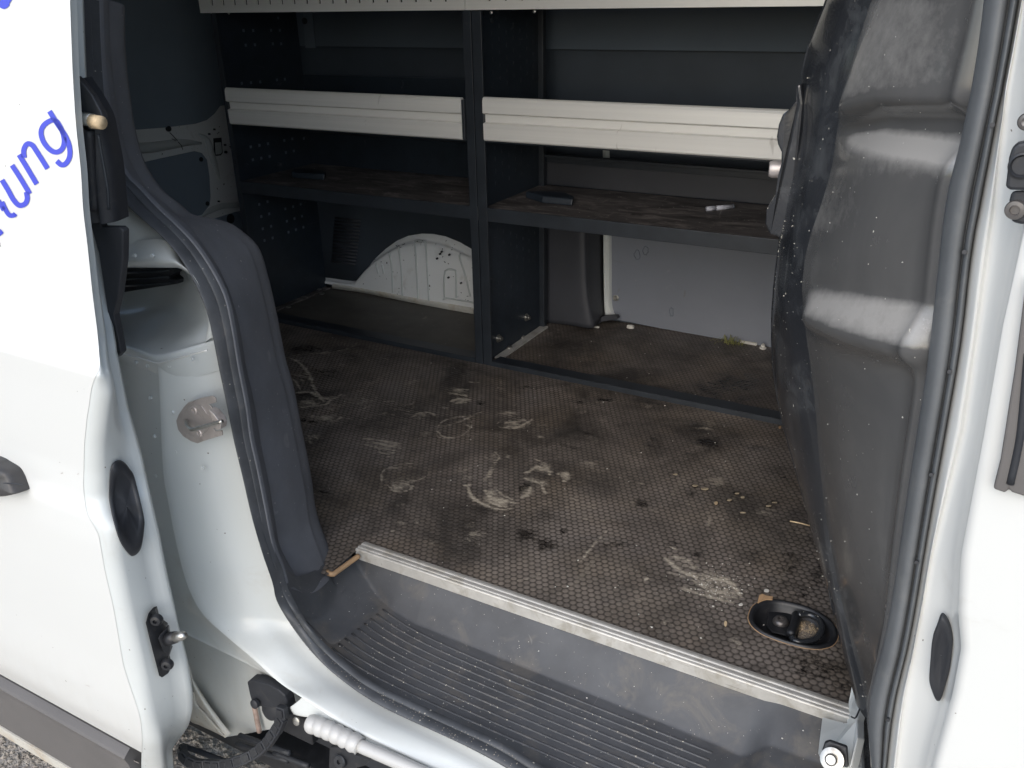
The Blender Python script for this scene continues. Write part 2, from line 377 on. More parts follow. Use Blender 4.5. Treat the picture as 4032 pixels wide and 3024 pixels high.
# ================================================================== setting: ground
def grid(name, x0, x1, y0, y1, nx, ny, zf, mat, parent=None, keep=None):
    xs = np.linspace(x0, x1, nx + 1); ys = np.linspace(y0, y1, ny + 1)
    Xg, Yg = np.meshgrid(xs, ys); Zg = zf(Xg, Yg) if callable(zf) else np.full_like(Xg, zf)
    v = np.stack([Xg, Yg, Zg], -1).reshape(-1, 3)
    i = np.arange(nx * ny); r, c = i // nx, i % nx; a = r * (nx + 1) + c
    f = np.stack([a, a + 1, a + nx + 2, a + nx + 1], 1)
    if keep is not None:
        cx, cy = (xs[c] + xs[c + 1]) / 2, (ys[r] + ys[r + 1]) / 2
        f = f[keep(cx, cy)]
    me = bpy.data.meshes.new(name); me.vertices.add(len(v)); me.vertices.foreach_set("co", v.ravel())
    me.loops.add(len(f) * 4); me.loops.foreach_set("vertex_index", f.ravel().astype(np.int32))
    me.polygons.add(len(f)); me.polygons.foreach_set("loop_start", np.arange(0, len(f) * 4, 4, dtype=np.int32))
    me.update(calc_edges=True)
    return link(name, me, mat, parent)
GZ = -.66
g = grid("ground", -150, 150, -150, 150, 30, 30, GZ, M['ground']); tag(g, kind="structure")

def pebbles(name, n, spot, size, mat, flat=.6, kind="stuff", parent=None, seed=1):
    rr = random.Random(seed); v, f = [], []
    base = [(1, 0, 0), (-1, 0, 0), (0, 1, 0), (0, -1, 0), (0, 0, 1), (0, 0, -1)]
    tri = [(0, 2, 4), (2, 1, 4), (1, 3, 4), (3, 0, 4), (2, 0, 5), (1, 2, 5), (3, 1, 5), (0, 3, 5)]
    for _ in range(n):
        p = spot(rr)
        if p is None: continue
        s = size(rr); a = rr.random() * 6.28; k = len(v); el_ = rr.uniform(.5, 1)
        for b_ in base:
            q = [b_[0] * s * rr.uniform(.7, 1.1), b_[1] * s * el_ * rr.uniform(.7, 1.1), b_[2] * s * flat * rr.uniform(.6, 1)]
            v.append((p[0] + q[0] * math.cos(a) - q[1] * math.sin(a), p[1] + q[0] * math.sin(a) + q[1] * math.cos(a), p[2] + q[2]))
        f += [(x + k, y + k, z + k) for x, y, z in tri]
    o = mesh(name, v, f, mat, parent, smooth=False)
    if kind: o["kind"] = kind
    return o
def gspot(rr):
    return (rr.uniform(-2.8, -1.1), rr.uniform(.55, 1.3), GZ + .002)
tag(pebbles("gravel", 9000, gspot, lambda r: r.uniform(.002, .011), M['stone'], seed=3), "loose brown gravel on the ground below the open van door", "gravel")

# ================================================================== the van
van = empty("van", (-1.2, 1.6, GZ))
tag(van, "white panel van with its sliding side door open on an empty racked load area", "van")
van.location = (0, 0, 0)
def sub(name, *a, **k): pass

# ---- load floor (sheet with the hole of the lashing cup)
CUP = (-.187, 1.342); CA = (.098, .050); CROT = math.radians(-4)
CUPO = [(-.262, 1.321), (-.262, 1.350), (-.250, 1.371), (-.229, 1.385), (-.195, 1.391), (-.165, 1.389), (-.138, 1.378), (-.119, 1.360), (-.111, 1.336), (-.114, 1.311), (-.126, 1.294), (-.142, 1.284), (-.165, 1.278), (-.199, 1.277), (-.228, 1.281), (-.247, 1.292), (-.257, 1.305)]
CUPL = smooth_loop([(x, y, 0) for x, y in CUPO], 56)[:, :2]; CUP = tuple(CUPL.mean(0))
CRAD = np.hypot(CUPL[:, 0] - CUP[0], CUPL[:, 1] - CUP[1]); CANG = np.arctan2(CUPL[:, 1] - CUP[1], CUPL[:, 0] - CUP[0]); CO = np.argsort(CANG)
def cupd(x, y, grow=1.0):
    a_ = np.arctan2(y - CUP[1], x - CUP[0])
    return (np.hypot(x - CUP[0], y - CUP[1]) / (grow * np.interp(a_, CANG[CO], CRAD[CO], period=2 * math.pi))) ** 2
def cupd_old(x, y, grow=1.0):
    dx, dy = x - CUP[0], y - CUP[1]; c, s = math.cos(-CROT), math.sin(-CROT)
    u, v_ = dx * c - dy * s, dx * s + dy * c
    return (u / (CA[0] * grow)) ** 2 + (v_ / (CA[1] * grow)) ** 2
NXF, NYF = 900, 640
FX0, FX1, FY0, FY1 = -2.26, .02, 1.05, 2.68
corner = at(712, 1247, Z=0)
def keepf(cx, cy):
    k = cupd(cx, cy, .97) > 1
    k &= ~((cy < 1.16) & (cx > -1.034))                        # cut-out of the step
    return k
fl = grid("load_floor", FX0, FX1, FY0, FY1, NXF, NYF, 0.0, M['floor'], van, keepf)
fl["label"] = "dirty hexagon-embossed plywood load floor"
# wear attribute: R pale scuffs, G wet stains and broad dark areas, B broad paler warm areas
xs = np.linspace(FX0, FX1, NXF + 1); ys = np.linspace(FY0, FY1, NYF + 1); XG, YG = np.meshgrid(xs, ys)
Rr, Gg, Bb = np.zeros_like(XG), np.zeros_like(XG), np.zeros_like(XG)
def blob(A, x, y, rx, ry, ang=0, amp=1, p=2.0, ring=None):
    c = at(x, y, Z=0); ex = at(x + rx, y + rx * math.tan(ang) if abs(ang) < 1.4 else y, Z=0)
    ax = math.atan2(ex[1] - c[1], ex[0] - c[0]); L = np.linalg.norm(at(x + rx * math.cos(ang), y + rx * math.sin(ang), Z=0) - c)
    Wd = np.linalg.norm(at(x - ry * math.sin(ang), y + ry * math.cos(ang), Z=0) - c)
    dx, dy = XG - c[0], YG - c[1]
    u = (dx * math.cos(ax) + dy * math.sin(ax)) / L; v_ = (-dx * math.sin(ax) + dy * math.cos(ax)) / Wd
    d = np.sqrt(u * u + v_ * v_)
    if ring: val = amp * np.exp(-((d - 1) / ring) ** 2)
    else: val = amp * .78 * np.exp(-d ** p)
    np.maximum(A, val, out=A)
def F1(x, y): return W('F1', (x, y))[0]
def F2(x, y): return W('F2', (x, y))[0]
for (x, y, rx, ry, an, am) in [(440, 570, 130, 45, -.1, .95), (570, 690, 110, 42, 0, .95), (470, 840, 90, 50, .2, .75), (1620, 490, 110, 40, 0, .75), (1640, 560, 90, 35, -.1, .95),
        (1330, 670, 90, 40, 0, .7), (2030, 670, 70, 28, 0, .8), (2060, 740, 90, 40, -.1, 1.0), (1080, 910, 170, 34, .18, 1.0), (1180, 1220, 110, 60, .1, .85), (1870, 1290, 70, 60, .2, .95),
        (1930, 1360, 150, 60, .35, 1.05), (1850, 1150, 24, 110, .15, .7), (1890, 1010, 40, 60, 0, .75), (2010, 1000, 28, 22, 0, .9), (660, 600, 200, 60, 0, .55), (850, 560, 230, 70, 0, .55),
        (400, 360, 50, 90, -.8, .6), (350, 240, 120, 30, .6, .5), (1210, 640, 300, 100, 0, .42), (900, 420, 300, 50, 0, .42), (750, 220, 60, 14, 0, .6), (690, 275, 60, 12, 0, .7), (1000, 1400, 200, 60, 0, .4),
        (600, 1250, 160, 60, 0, .45), (1750, 1550, 300, 80, .3, .35), (1960, 540, 60, 30, 0, .5)]:
    blob(Rr, *F1(x, y), rx * .2728, ry * .2728, an, am)
for (x, y, rx, ry, an, am) in [(215, 700, 55, 34, .5, 1.15), (350, 740, 38, 30, 0, 1.1), (140, 760, 60, 20, .3, .9), (210, 800, 50, 40, 1.0, .8), (120, 850, 40, 40, .5, .85), (60, 410, 90, 50, 0, .75),
        (1250, 1400, 190, 90, .35, .95), (1120, 1300, 160, 55, .45, .75), (1370, 1480, 110, 50, .3, .95), (1240, 1470, 140, 60, .1, .6), (1220, 1390, 60, 20, .2, 1.0), (560, 1160, 12, 130, .55, .65),
        (150, 700, 60, 40, 0, .55), (1080, 900, 90, 60, 0, .42), (1050, 1230, 70, 40, 0, .45), (560, 1000, 160, 80, .4, .42), (1330, 1020, 60, 60, 0, .5), (780, 1300, 160, 110, .2, .38)]:
    blob(Rr, *F2(x, y), rx * .3472, ry * .3472, an, am)
for (x, y, rx, ry, an) in [(1580, 800, 125, 48, -.35), (2060, 735, 130, 45, -.15), (1200, 1130, 190, 75, -.1), (1110, 950, 120, 36, 0)]:
    blob(Rr, *F1(x, y), rx * .2728, ry * .2728, an, .62, ring=.07)
for (x, y, rx, ry, an, am) in [(1260, 540, 110, 50, -.1, 1.1), (830, 920, 70, 40, 0, 1.0), (110, 1110, 100, 60, .1, 1.0), (240, 1170, 90, 60, .3, .95), (340, 1100, 40, 80, .3, .8), (610, 275, 60, 18, .1, 1.0),
        (440, 290, 50, 14, .1, .8), (1420, 170, 260, 130, .1, .85), (1250, 200, 150, 90, 0, .8), (1450, 890, 90, 50, .1, .85), (1140, 860, 45, 45, 0, .7), (1230, 840, 60, 20, .1, .8), (1640, 930, 70, 30, 0, .85),
        (1760, 1300, 120, 200, .3, .75), (1950, 1350, 100, 200, .3, .8), (900, 300, 200, 40, .2, .6), (1160, 1230, 80, 26, .2, .8), (110, 810, 42, 34, .6, .9), (1560, 1250, 200, 90, 0, .6), (860, 640, 60, 130, .3, .55), (970, 600, 60, 90, .3, .55),
        (1700, 760, 60, 100, 0, .7), (1800, 1150, 60, 160, 0, .7), (620, 1180, 80, 50, 0, .6)]:
    blob(Gg, *F2(x, y), rx * .3472, ry * .3472, an, am)
for (x, y, rx, ry, an, am) in [(1950, 720, 130, 60, 0, .5), (560, 340, 260, 80, 0, .75), (400, 150, 300, 60, 0, .75), (420, 720, 190, 24, .2, .85), (560, 1280, 110, 24, .1, .85), (1790, 580, 70, 24, .1, .8), (1240, 950, 70, 22, .1, .8), (2120, 1260, 40, 60, 0, .9)]:
    blob(Gg, *F1(x, y), rx * .2728, ry * .2728, an, am)
blob(Gg, 1760, 1440, 130, 50, .5, .85); blob(Gg, 1600, 1300, 60, 90, 0, .4)
for (x, y, rx, ry) in [(300, 1430, 520, 130), (900, 1500, 300, 110), (600, 1330, 300, 90), (1250, 1000, 330, 130), (1500, 1130, 260, 120), (1050, 760, 260, 90), (650, 700, 240, 110), (430, 900, 160, 120), (1350, 700, 220, 90), (1400, 380, 260, 40), (430, 1430, 420, 200), (540, 1030, 130, 90), (200, 1350, 300, 150), (760, 800, 90, 120), (1280, 1010, 160, 60), (1800, 1130, 130, 80)]:
    blob(Bb, *F2(x, y), rx * .3472, ry * .3472, .2, .75, p=2)
def stroke(A, win, pts, wd, amp):
    P_ = np.array([at(*q, Z=0)[:2] for q in W(win, *pts)]); P3 = np.column_stack([P_, np.zeros(len(P_))])
    D = resample(P3, max(8, int(np.sum(np.linalg.norm(np.diff(P_, axis=0), axis=1)) / (wd * .6)))) if len(P_) > 1 else P3
    dx = xs[1] - xs[0]; dy = ys[1] - ys[0]; r = int(3 * wd / dx) + 2
    for i, p in enumerate(D):
        j0, i0 = int((p[0] - FX0) / dx), int((p[1] - FY0) / dy)
        sl = (slice(max(0, i0 - r), max(0, i0 + r)), slice(max(0, j0 - r), max(0, j0 + r)))
        if A[sl].size == 0: continue
        w_ = wd * (.6 + .4 * math.sin(math.pi * (i + .5) / len(D))) * R_.uniform(.75, 1.2)
        v_ = amp * R_.uniform(.75, 1.05) * np.exp(-(((XG[sl] - p[0]) ** 2 + (YG[sl] - p[1]) ** 2) / w_ ** 2))
        A[sl] = np.maximum(A[sl], v_)
S1 = [([(360, 500), (440, 490), (500, 520), (555, 565)], .010, .95), ([(380, 610), (460, 600), (560, 590), (600, 560)], .011, 1.0), ([(400, 580), (480, 585), (540, 570)], .009, .9), ([(560, 545), (640, 540), (690, 510)], .006, .9),
      ([(190, 200), (330, 240), (430, 340), (470, 440), (520, 520), (570, 545)], .009, .85), ([(300, 380), (340, 420), (372, 480)], .006, .8), ([(255, 520), (340, 495), (440, 478)], .005, .9), ([(380, 345), (430, 352)], .005, .9),
      ([(870, 858), (1010, 875), (1150, 900)], .007, .95), ([(900, 885), (1030, 905), (1160, 935)], .008, 1.0), ([(880, 905), (1000, 935), (1130, 955)], .006, .9), ([(950, 968), (1050, 975), (1170, 962)], .005, .9), ([(1040, 1000), (1120, 1005), (1200, 1000)], .004, .8),
      ([(1590, 480), (1640, 468), (1700, 472)], .006, .95), ([(1580, 500), (1690, 520)], .007, .95), ([(1560, 565), (1620, 545), (1700, 550)], .011, 1.05), ([(1600, 578), (1680, 572)], .008, 1.0), ([(1480, 610), (1540, 618)], .005, .95), ([(1700, 410), (1780, 415)], .006, .8),
      ([(1450, 790), (1490, 725), (1600, 690), (1700, 680), (1800, 650)], .005, .8), ([(1450, 800), (1500, 842), (1570, 852), (1640, 835)], .005, .95), ([(1640, 835), (1700, 790), (1725, 740), (1700, 700)], .004, .7), ([(1490, 760), (1560, 745), (1650, 715), (1740, 675)], .008, .8),
      ([(1980, 660), (2060, 655)], .012, .8), ([(1980, 770), (2060, 775), (2130, 750), (2200, 705)], .008, 1.1), ([(2000, 735), (2080, 725), (2140, 715)], .014, 1.0),
      ([(1060, 1230), (1120, 1275), (1210, 1270), (1260, 1230), (1220, 1180), (1140, 1170)], .006, .8), ([(1100, 1230), (1150, 1250), (1210, 1235)], .007, .85), ([(1010, 1210), (1015, 1130), (1060, 1095), (1170, 1090)], .004, .85),
      ([(1690, 1235), (1730, 1320), (1830, 1385), (1950, 1420), (2040, 1412)], .007, 1.0), ([(1830, 1270), (1880, 1330), (1960, 1350), (2060, 1370)], .010, 1.1), ([(1880, 1365), (1960, 1395), (2040, 1390)], .008, 1.0), ([(1900, 1240), (1960, 1300), (2060, 1345)], .006, .9), ([(1660, 1230), (1720, 1225)], .006, 1.0),
      ([(2140, 1130), (2200, 1112)], .006, 1.0), ([(2140, 1170), (2212, 1200)], .006, 1.1), ([(1910, 960), (1940, 1010), (1900, 1060)], .005, .75), ([(1250, 690), (1300, 660), (1390, 650), (1430, 670)], .010, .75),
      ([(830, 640), (890, 610), (950, 585)], .004, .8), ([(1030, 565), (1110, 562)], .004, .95), ([(460, 680), (500, 690), (560, 690), (620, 720), (690, 690)], .012, .85), ([(460, 830), (440, 880), (470, 900)], .007, .75), ([(500, 540), (700, 520), (850, 480)], .012, .55),
      ([(700, 700), (900, 690), (1100, 640)], .014, .5), ([(300, 200), (700, 160), (820, 100)], .008, .6), ([(400, 1260), (470, 1290), (520, 1310)], .006, .85)]
for k in range(8): S1.append(([(1835 + k * 9, 1165 - k * 19), (1870 + k * 9, 1160 - k * 19)], .0038, .95))
for p_, w_, a_ in S1: stroke(Rr, 'F1', p_, w_, a_)
for p_, w_, a_ in [([(100, 760), (160, 780), (210, 810), (235, 860)], .007, 1.0), ([(120, 730), (190, 690), (250, 710), (260, 740)], .010, 1.0), ([(320, 735), (370, 745), (350, 780)], .012, 1.0), ([(90, 880), (125, 860), (140, 820)], .009, 1.0), ([(0, 440), (70, 440), (150, 400)], .006, 1.1),
      ([(980, 1260), (1060, 1330), (1150, 1370), (1240, 1400)], .008, 1.05), ([(1030, 1250), (1120, 1280), (1160, 1330)], .007, .95), ([(1240, 1400), (1330, 1390), (1400, 1430), (1450, 1500)], .009, 1.15), ([(1100, 1450), (1250, 1500), (1400, 1535)], .009, .95), ([(1150, 1400), (1250, 1450), (1350, 1480)], .012, 1.0), ([(1330, 1000), (1260, 1010), (1250, 1060)], .007, .7),
      ([(450, 1285), (540, 1170), (620, 1085)], .0045, .85), ([(850, 1400), (870, 1385)], .004, 1.2), ([(1000, 1350), (1080, 1370), (1200, 1380)], .008, .8), ([(1010, 1190), (1050, 1210)], .005, .9), ([(160, 640), (250, 680)], .004, .8), ([(60, 1400), (160, 1380), (200, 1360)], .004, .75), ([(1840, 900), (1850, 940)], .004, .9)]:
    stroke(Rr, 'F2', p_, w_, a_)
for k in range(150):
    x = R_.uniform(-2.1, -.25); y = R_.uniform(1.2, 2.1); s = R_.uniform(.006, .035); a = R_.random() * 3.1; an = R_.uniform(.15, .9)
    dx, dy = XG - x, YG - y; u = (dx * math.cos(a) + dy * math.sin(a)) / s; v_ = (-dx * math.sin(a) + dy * math.cos(a)) / (s * an)
    np.maximum(Rr, R_.uniform(.3, .62) * np.exp(-(u * u + v_ * v_)), out=Rr)
for (x, y) in [(1165, 812), (1225, 832), (1425, 860), (1460, 884), (1378, 902), (1622, 938), (1660, 917), (1295, 920)]:
    blob(Gg, *F2(x, y), 34 * .3472, 17 * .3472, .1, 1.25)
for (x, y, rx, ry) in [(300, 560, 330, 45), (500, 480, 120, 60), (1150, 640, 330, 70), (900, 560, 130, 120), (150, 1000, 200, 60), (1900, 900, 140, 330), (1850, 1500, 160, 150), (1000, 1180, 140, 60), (700, 1180, 150, 60), (1500, 560, 260, 50), (1350, 280, 330, 110), (100, 200, 220, 60)]:
    blob(Gg, *F2(x, y), rx * .3472, ry * .3472, .15, .62)
# quieter behind the rack frame
Rr[YG > 2.13] *= .35
ca = fl.data.color_attributes.new("wear", 'FLOAT_COLOR', 'POINT')
ca.data.foreach_set("color", np.stack([Rr, Gg, Bb, np.ones_like(Rr)], -1).reshape(-1).astype(np.float32))
# plywood edge showing at the corner of the cut-out
wp = on(W('B5', (780, 100), (800, 118), (830, 122), (860, 100), (930, 50), (1030, -22)), Z=-.004)
wedge = tube("plywood_edge", wp, .0055, M['wood'], van, 8, 20); wedge["label"] = "bare light plywood edge at the floor corner"

# ---- step well
def yseal(X):
    return np.interp(X, [-1.20, -1.096, -.942, -.80, -.60, -.3, 0], [1.06, .987, .925, .885, .868, .868, .868])
def zstep(X, Y):
    sm = lambda e0, e1, x: (lambda q: q * q * (3 - 2 * q))(np.clip((x - e0) / (e1 - e0), 0, 1))
    zt = -.025 + (-.065) * sm(-1.10, -.955, X)
    zt = np.where(X > -.22, -.09 + .045 * sm(-.205, -.155, X), zt)
    yc = np.interp(X, [-1.06, -1.0, -.93, -.86, -.25, -.2], [1.163, 1.14, 1.115, 1.10, 1.085, 1.08])
    t = np.clip((Y - yc) / np.maximum(1.160 - yc, .004), 0, 1); tt = 1 - (1 - t) ** 1.25
    z = zt + (-.010 - zt) * tt
    lip = sm(.045, .0, Y - yseal(X)) * .012
    return z + lip
st = grid("step_tread", -1.16, -.035, .86, 1.163, 260, 100, zstep, M['step'], van, lambda x, y: (y > yseal(x) + .013))
solid(st, .004, -1); st["label"] = "dark moulded step well with worn ribbed tread"
for i in range(9):
    y0 = 1.070 - i * .0165
    x0 = -.945 - .002 * i; x1 = -.245
    pts = []
    for k in range(40):
        t = k / 39; x = x0 + (x1 - x0) * t
        y = y0 + .035 * math.exp(-(x - x0) / .10) * (1 - .03 * i) + (-.006 * t)
        if y < yseal(x) + .018: continue
        pts.append((x, y, float(zstep(np.array(x), np.array(y))) - .0006))
    rb = tube("tread_rib", pts, .0024, M['ridge'], van, 8)
# ---- aluminium edging strip on the floor's edge
prof = [(1.176, .0015), (1.176, .0035), (1.168, .0055), (1.164, .0055), (1.163, .004), (1.158, .004), (1.157, .0058), (1.152, .0058), (1.151, .004), (1.149, .004), (1.148, .0055), (1.1445, .005), (1.1435, .003), (1.1435, -.020), (1.1455, -.020), (1.1455, .001)]
def extr_x(name, prof, x0, x1, mat, parent, nx=1):
    return prism(name, [(x0, y, z) for y, z in prof], (x1 - x0, 0, 0), mat, parent)
es = extr_x("edging_strip", prof, -1.036, -.056, M['strip'], van); es["label"] = "ribbed aluminium edging strip"
bev(es, .0006, 1)

# ---- black rubber door seal and the dark pillar trim
C1 = W('A1', (640, 0, .885), (652, 300, .885), (668, 600, .885), (720, 850, .885), (785, 1060, .885), (850, 1250, .885), (930, 1480, .885)) + \
     W('A2', (1000, 0, .885), (1130, 120, .885), (1290, 260, .885), (1440, 430, .885), (1560, 640, .885), (1650, 850, .885), (1700, 1050, .89), (1750, 1300, .89)) + \
     W('A3', (1815, 0, .89), (1870, 270, .89), (1940, 560, .89), (2010, 860, .89), (2090, 1130, .89), (2180, 1400, .89)) + \
     W('B5', (400, 330, .89), (500, 500, .90), (650, 700, .89), (800, 860, .885), (1000, 1020, .88), (1200, 1150, .875), (1400, 1250, .87), (1600, 1340, .865), (1900, 1480, .86), (2212, 1650, .86)) + \
     [(1190, 1720, .86), (1400, 1830, .86)]
C2 = W('A1', (770, 0, .912), (785, 400, .912), (815, 800, .912), (860, 1100, .912), (960, 1350, .912), (1100, 1500, .912)) + \
     W('A2', (1250, 50, .912), (1380, 170, .912), (1530, 330, .912), (1660, 520, .912), (1770, 740, .912), (1830, 1000, .912), (1880, 1300, .912)) + \
     W('A3', (1940, 0, .912), (1975, 250, .912), (2030, 500, .912), (2090, 800, .912), (2150, 1100, .912)) + \
     W('B5', (420, 90, .912), (450, 210, .912), (530, 370, .912), (640, 550, .885), (800, 720, .905), (1000, 890, .90), (1150, 990, .895), (1400, 1110, .89), (1700, 1250, .885), (2000, 1385, .88), (2212, 1490, .88)) + \
     [(1210, 1680, .88), (1430, 1790, .88)]
c1, c2 = on(C1), on(C2)
mid_ = lambda a, b, t: resample(a, 120) * (1 - t) + resample(b, 120) * t
bulge("door_seal", c1, mid_(c1, c2, .62), .011, M['rubber'], van, n=140, k=10)["label"] = "black rubber seal round the rear and lower edge of the opening"
bulge("door_seal", mid_(c1, c2, .60), c2, .004, M['rubber'], van, n=140, k=6)
ys_ = np.array([0, 60, 120, 180, 240, 290, 330, 370, 410, 440])
SIL = W('A1', (865, 0), (880, 400), (920, 750), (960, 1000), (1040, 1280), (1180, 1500)) + W('A2', (1330, 15), (1440, 105), (1600, 135), (1750, 178), (1860, 250), (1950, 330), (2010, 430), (2060, 600), (2120, 850), (2170, 1100), (2212, 1300)) + \
      [(620, 850), (640, 950), (660, 1050), (672, 1130), (700, 1210), (712, 1247)]
SD = [.98, .98, .98, .985, .99, 1.0, 1.02, 1.05, 1.08, 1.10, 1.12, 1.12, 1.12, 1.12, 1.12, 1.12, 1.12, 1.12, 1.115, 1.11, 1.10, 1.085, 1.07]
SIL = [(p[0], p[1], SD[min(i, len(SD) - 1)]) for i, p in enumerate(SIL)]
sil = on(SIL)
TM = W('A1', (770, 0, .914), (785, 400, .914), (815, 800, .914), (860, 1100, .914), (960, 1350, .914), (1100, 1500, .914)) + \
     W('A2', (1250, 50, .914), (1380, 170, .914), (1530, 330, .914), (1660, 520, .914), (1770, 740, .914), (1830, 1000, .914), (1880, 1300, .914)) + \
     W('A3', (1940, 0, .914), (1975, 250, .914), (2030, 500, .914), (2090, 800, .914), (2150, 1100, .914)) + W('B5', (410, 90, .914), (445, 215, .914))
tm = np.vstack([on(TM)])
CRS = W('A1', (800, 0, .95), (815, 400, .95), (850, 800, .95), (890, 1080, .95), (985, 1330, .95), (1130, 1490, .95)) + W('A2', (1330, 60, .96), (1470, 170, .97), (1600, 330, .98), (1740, 550, .985), (1840, 800, .985), (1900, 1050, .985), (1940, 1300, .985)) + \
      W('A3', (2010, 0, .985), (2060, 300, .985), (2120, 600, .985), (2170, 900, .985), (2212, 1120, .985)) + W('B5', (500, 100, .98), (570, 235, .975), (600, 290, .97))
crs = on(CRS)
a, b_, c_ = resample(tm, 120), resample(crs, 120), resample(sil, 120)
wrap = c_ + np.array([-.03, .05, -.01]); wrap2 = c_ + np.array([-.10, .06, -.02])
body_row = c_ * .5 + b_ * .5 + np.array([.010, -.012, .0])
tr = surf("pillar_trim", [a + np.array([0, .01, 0]), a, b_ * .9 + a * .1 + np.array([0, .004, 0]), b_, body_row, c_ * .93 + b_ * .07 + np.array([.006, -.006, 0]), c_, wrap, wrap2], M['trim'], van, raw=True, sub=3)
tr["label"] = "scuffed dark plastic trim over the rear pillar"
# moulded corner that carries the pillar trim down into the step
def on_step(x, y, up=0.0):
    z = -.05
    for _ in range(12):
        p = at(x, y, Z=z); z = float(zstep(p[0], p[1])) + up
    return at(x, y, Z=z)
endA = np.array([a[-1], a[-1] * .3 + b_[-1] * .7, b_[-1] * .55 + c_[-1] * .45 + np.array([.004, -.004, 0]), c_[-1]])
rA = resample(endA, 24)
rB = resample(np.array([on_step(672, 1350, .004), on_step(706, 1340, .002), on_step(735, 1312, .002), on_step(752, 1272, .002)]), 24)
rC = resample(np.array([on_step(720, 1400, -.004), on_step(752, 1384, -.004), on_step(780, 1345, -.004), on_step(785, 1290, -.004)]), 24)
dirA = resample(np.array([a[-4], a[-4] * .3 + b_[-4] * .7, b_[-4] * .55 + c_[-4] * .45, c_[-4]]), 24)
surf("step_corner", [dirA + np.array([0, .012, 0]), rA + np.array([0, .001, 0]), rA * .45 + rB * .55 + np.array([-.004, .0, -.012]), rB, rC], M['step'], van, raw=True, sub=6)["label"] = "dark moulded corner between pillar trim and step"
# joint where pillar trim meets the step trim

# ---- white rear pillar and sill
yE = [(337, 430), (339, 600), (341, 785), (346, 878), (352, 1014), (365.5, 1096), (382, 1178), (404, 1261), (436.5, 1324), (491, 1376), (545.6, 1422), (603, 1474), (657, 1510), (731, 1559), (794, 1592), (880, 1634), (960, 1675), (1150, 1775), (1350, 1880)]
EY = [.87, .87, .87, .87, .865, .862, .858, .855, .85, .845, .84, .835, .83, .83, .83, .83, .83, .83, .83]
e_ = on([(p[0], p[1], y) for p, y in zip(yE, EY)])
c1w = on([p for p in C1 if p[1] > 400]) + np.array([0, .004, 0])
n_ = 110
E0, S0 = resample(e_[2:], n_), None
c1_low = on([p for p in C1 if p[1] > 742])
S0 = CAM + (resample(c1_low, n_) - CAM) * 1.024 + np.array([.002, 0, 0])
midr = S0 * .55 + E0 * .45 + np.array([0, -.006, .004]); nearE = S0 * .12 + E0 * .88 + np.array([0, -.003, .003])
bk = E0 + np.array([-.02, .02, -.012]); bk2 = E0 + np.array([-.16, .12, -.05])
rows = [S0, S0 * .8 + E0 * .2, midr, nearE, E0]
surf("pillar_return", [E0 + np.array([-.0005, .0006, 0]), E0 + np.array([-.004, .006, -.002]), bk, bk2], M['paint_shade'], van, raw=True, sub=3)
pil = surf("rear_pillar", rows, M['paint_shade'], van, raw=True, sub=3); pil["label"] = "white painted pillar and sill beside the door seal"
# lower bevelled flank of the sill
lowE = W('E5', (1500, 510), (1540, 590), (1700, 620)) + W('B5', (650, 1240), (900, 1370), (1150, 1500), (1500, 1657), (1900, 1850), (2300, 2040))
upE = [(655, 1508), (657, 1510), (731, 1559), (794, 1592), (880, 1634), (960, 1675), (1150, 1775), (1350, 1880)]
u_ = resample(on(upE, Y=.832), 60); l_ = resample(on(lowE, Y=.828), 60)
surf("sill_flank", [u_ + np.array([0, .010, .004]), u_ * .5 + l_ * .5 + np.array([0, .002, 0]), l_, l_ + np.array([0, .03, -.004])], M['paint_shade'], van, raw=True, sub=3)["label"] = "white lower flank of the sill"

# upper jamb, pocket under it
top_in = by_y([(p[0], p[1]) for p in C1 if 380 < p[1] < 800], np.linspace(405, 560, 14))
up = [[(x + 3, y, .925) for x, y in top_in], [(x * .5 + 225 * .5, y, .90) for x, y in top_in], [(225, y, .89) for x, y in top_in]]
surf("upper_pillar", [on(r) for r in up], M['paint_shade'], van, raw=True, sub=3)
lipT = W('A2', (880, 450, .885), (1000, 452, .885), (1340, 452, .885), (1440, 480, .885), (1540, 560, .886), (1610, 680, .888), (1650, 800, .89), (1680, 900, .895), (1700, 1060, .90))
lipB = W('A2', (880, 508, .90), (1000, 510, .90), (1330, 512, .90), (1440, 520, .90), (1530, 590, .90), (1590, 690, .90), (1630, 840, .90), (1650, 960, .90), (1620, 1110, .895))
seam = W('A2', (880, 380, .9), (1000, 320, .9), (1150, 290, .9), (1320, 300, .905), (1440, 440, .91), (1560, 650, .91), (1650, 860, .91), (1700, 1060, .91), (1720, 1160, .91))
surf("pocket_rim", [on(seam), on(lipT) - np.array([0, .004, 0]), on(lipB), on(lipB) + np.array([0, .03, .005])], M['paint_shade'], van, sub=4, n=60)["label"] = "rounded white rim of the rail pocket"
r0 = on(W('A2', (880, 1160, .89), (965, 1150, .88), (1100, 1185, .872), (1250, 1240, .868), (1420, 1195, .875), (1620, 1130, .893), (1715, 1105, .90)))
r1 = on(W('A2', (870, 1100, .90), (960, 1095, .90), (1100, 1130, .89), (1240, 1165, .885), (1420, 1130, .89), (1610, 1090, .90), (1710, 1060, .905)))
r2 = on(W('A2', (860, 1040, .95), (950, 1050, .95), (1100, 1040, .95), (1240, 1010, .95), (1420, 980, .95), (1620, 930, .93), (1700, 905, .915)))
r3 = on(W('A2', (860, 880, 1.02), (950, 880, 1.02), (1100, 860, 1.02), (1240, 830, 1.02), (1420, 810, 1.0), (1640, 820, .94), (1710, 800, .915)))
r4 = on(W('A2', (860, 640, 1.05), (950, 640, 1.05), (1100, 620, 1.05), (1240, 600, 1.05), (1440, 600, 1.02), (1590, 700, .94), (1690, 700, .915)))
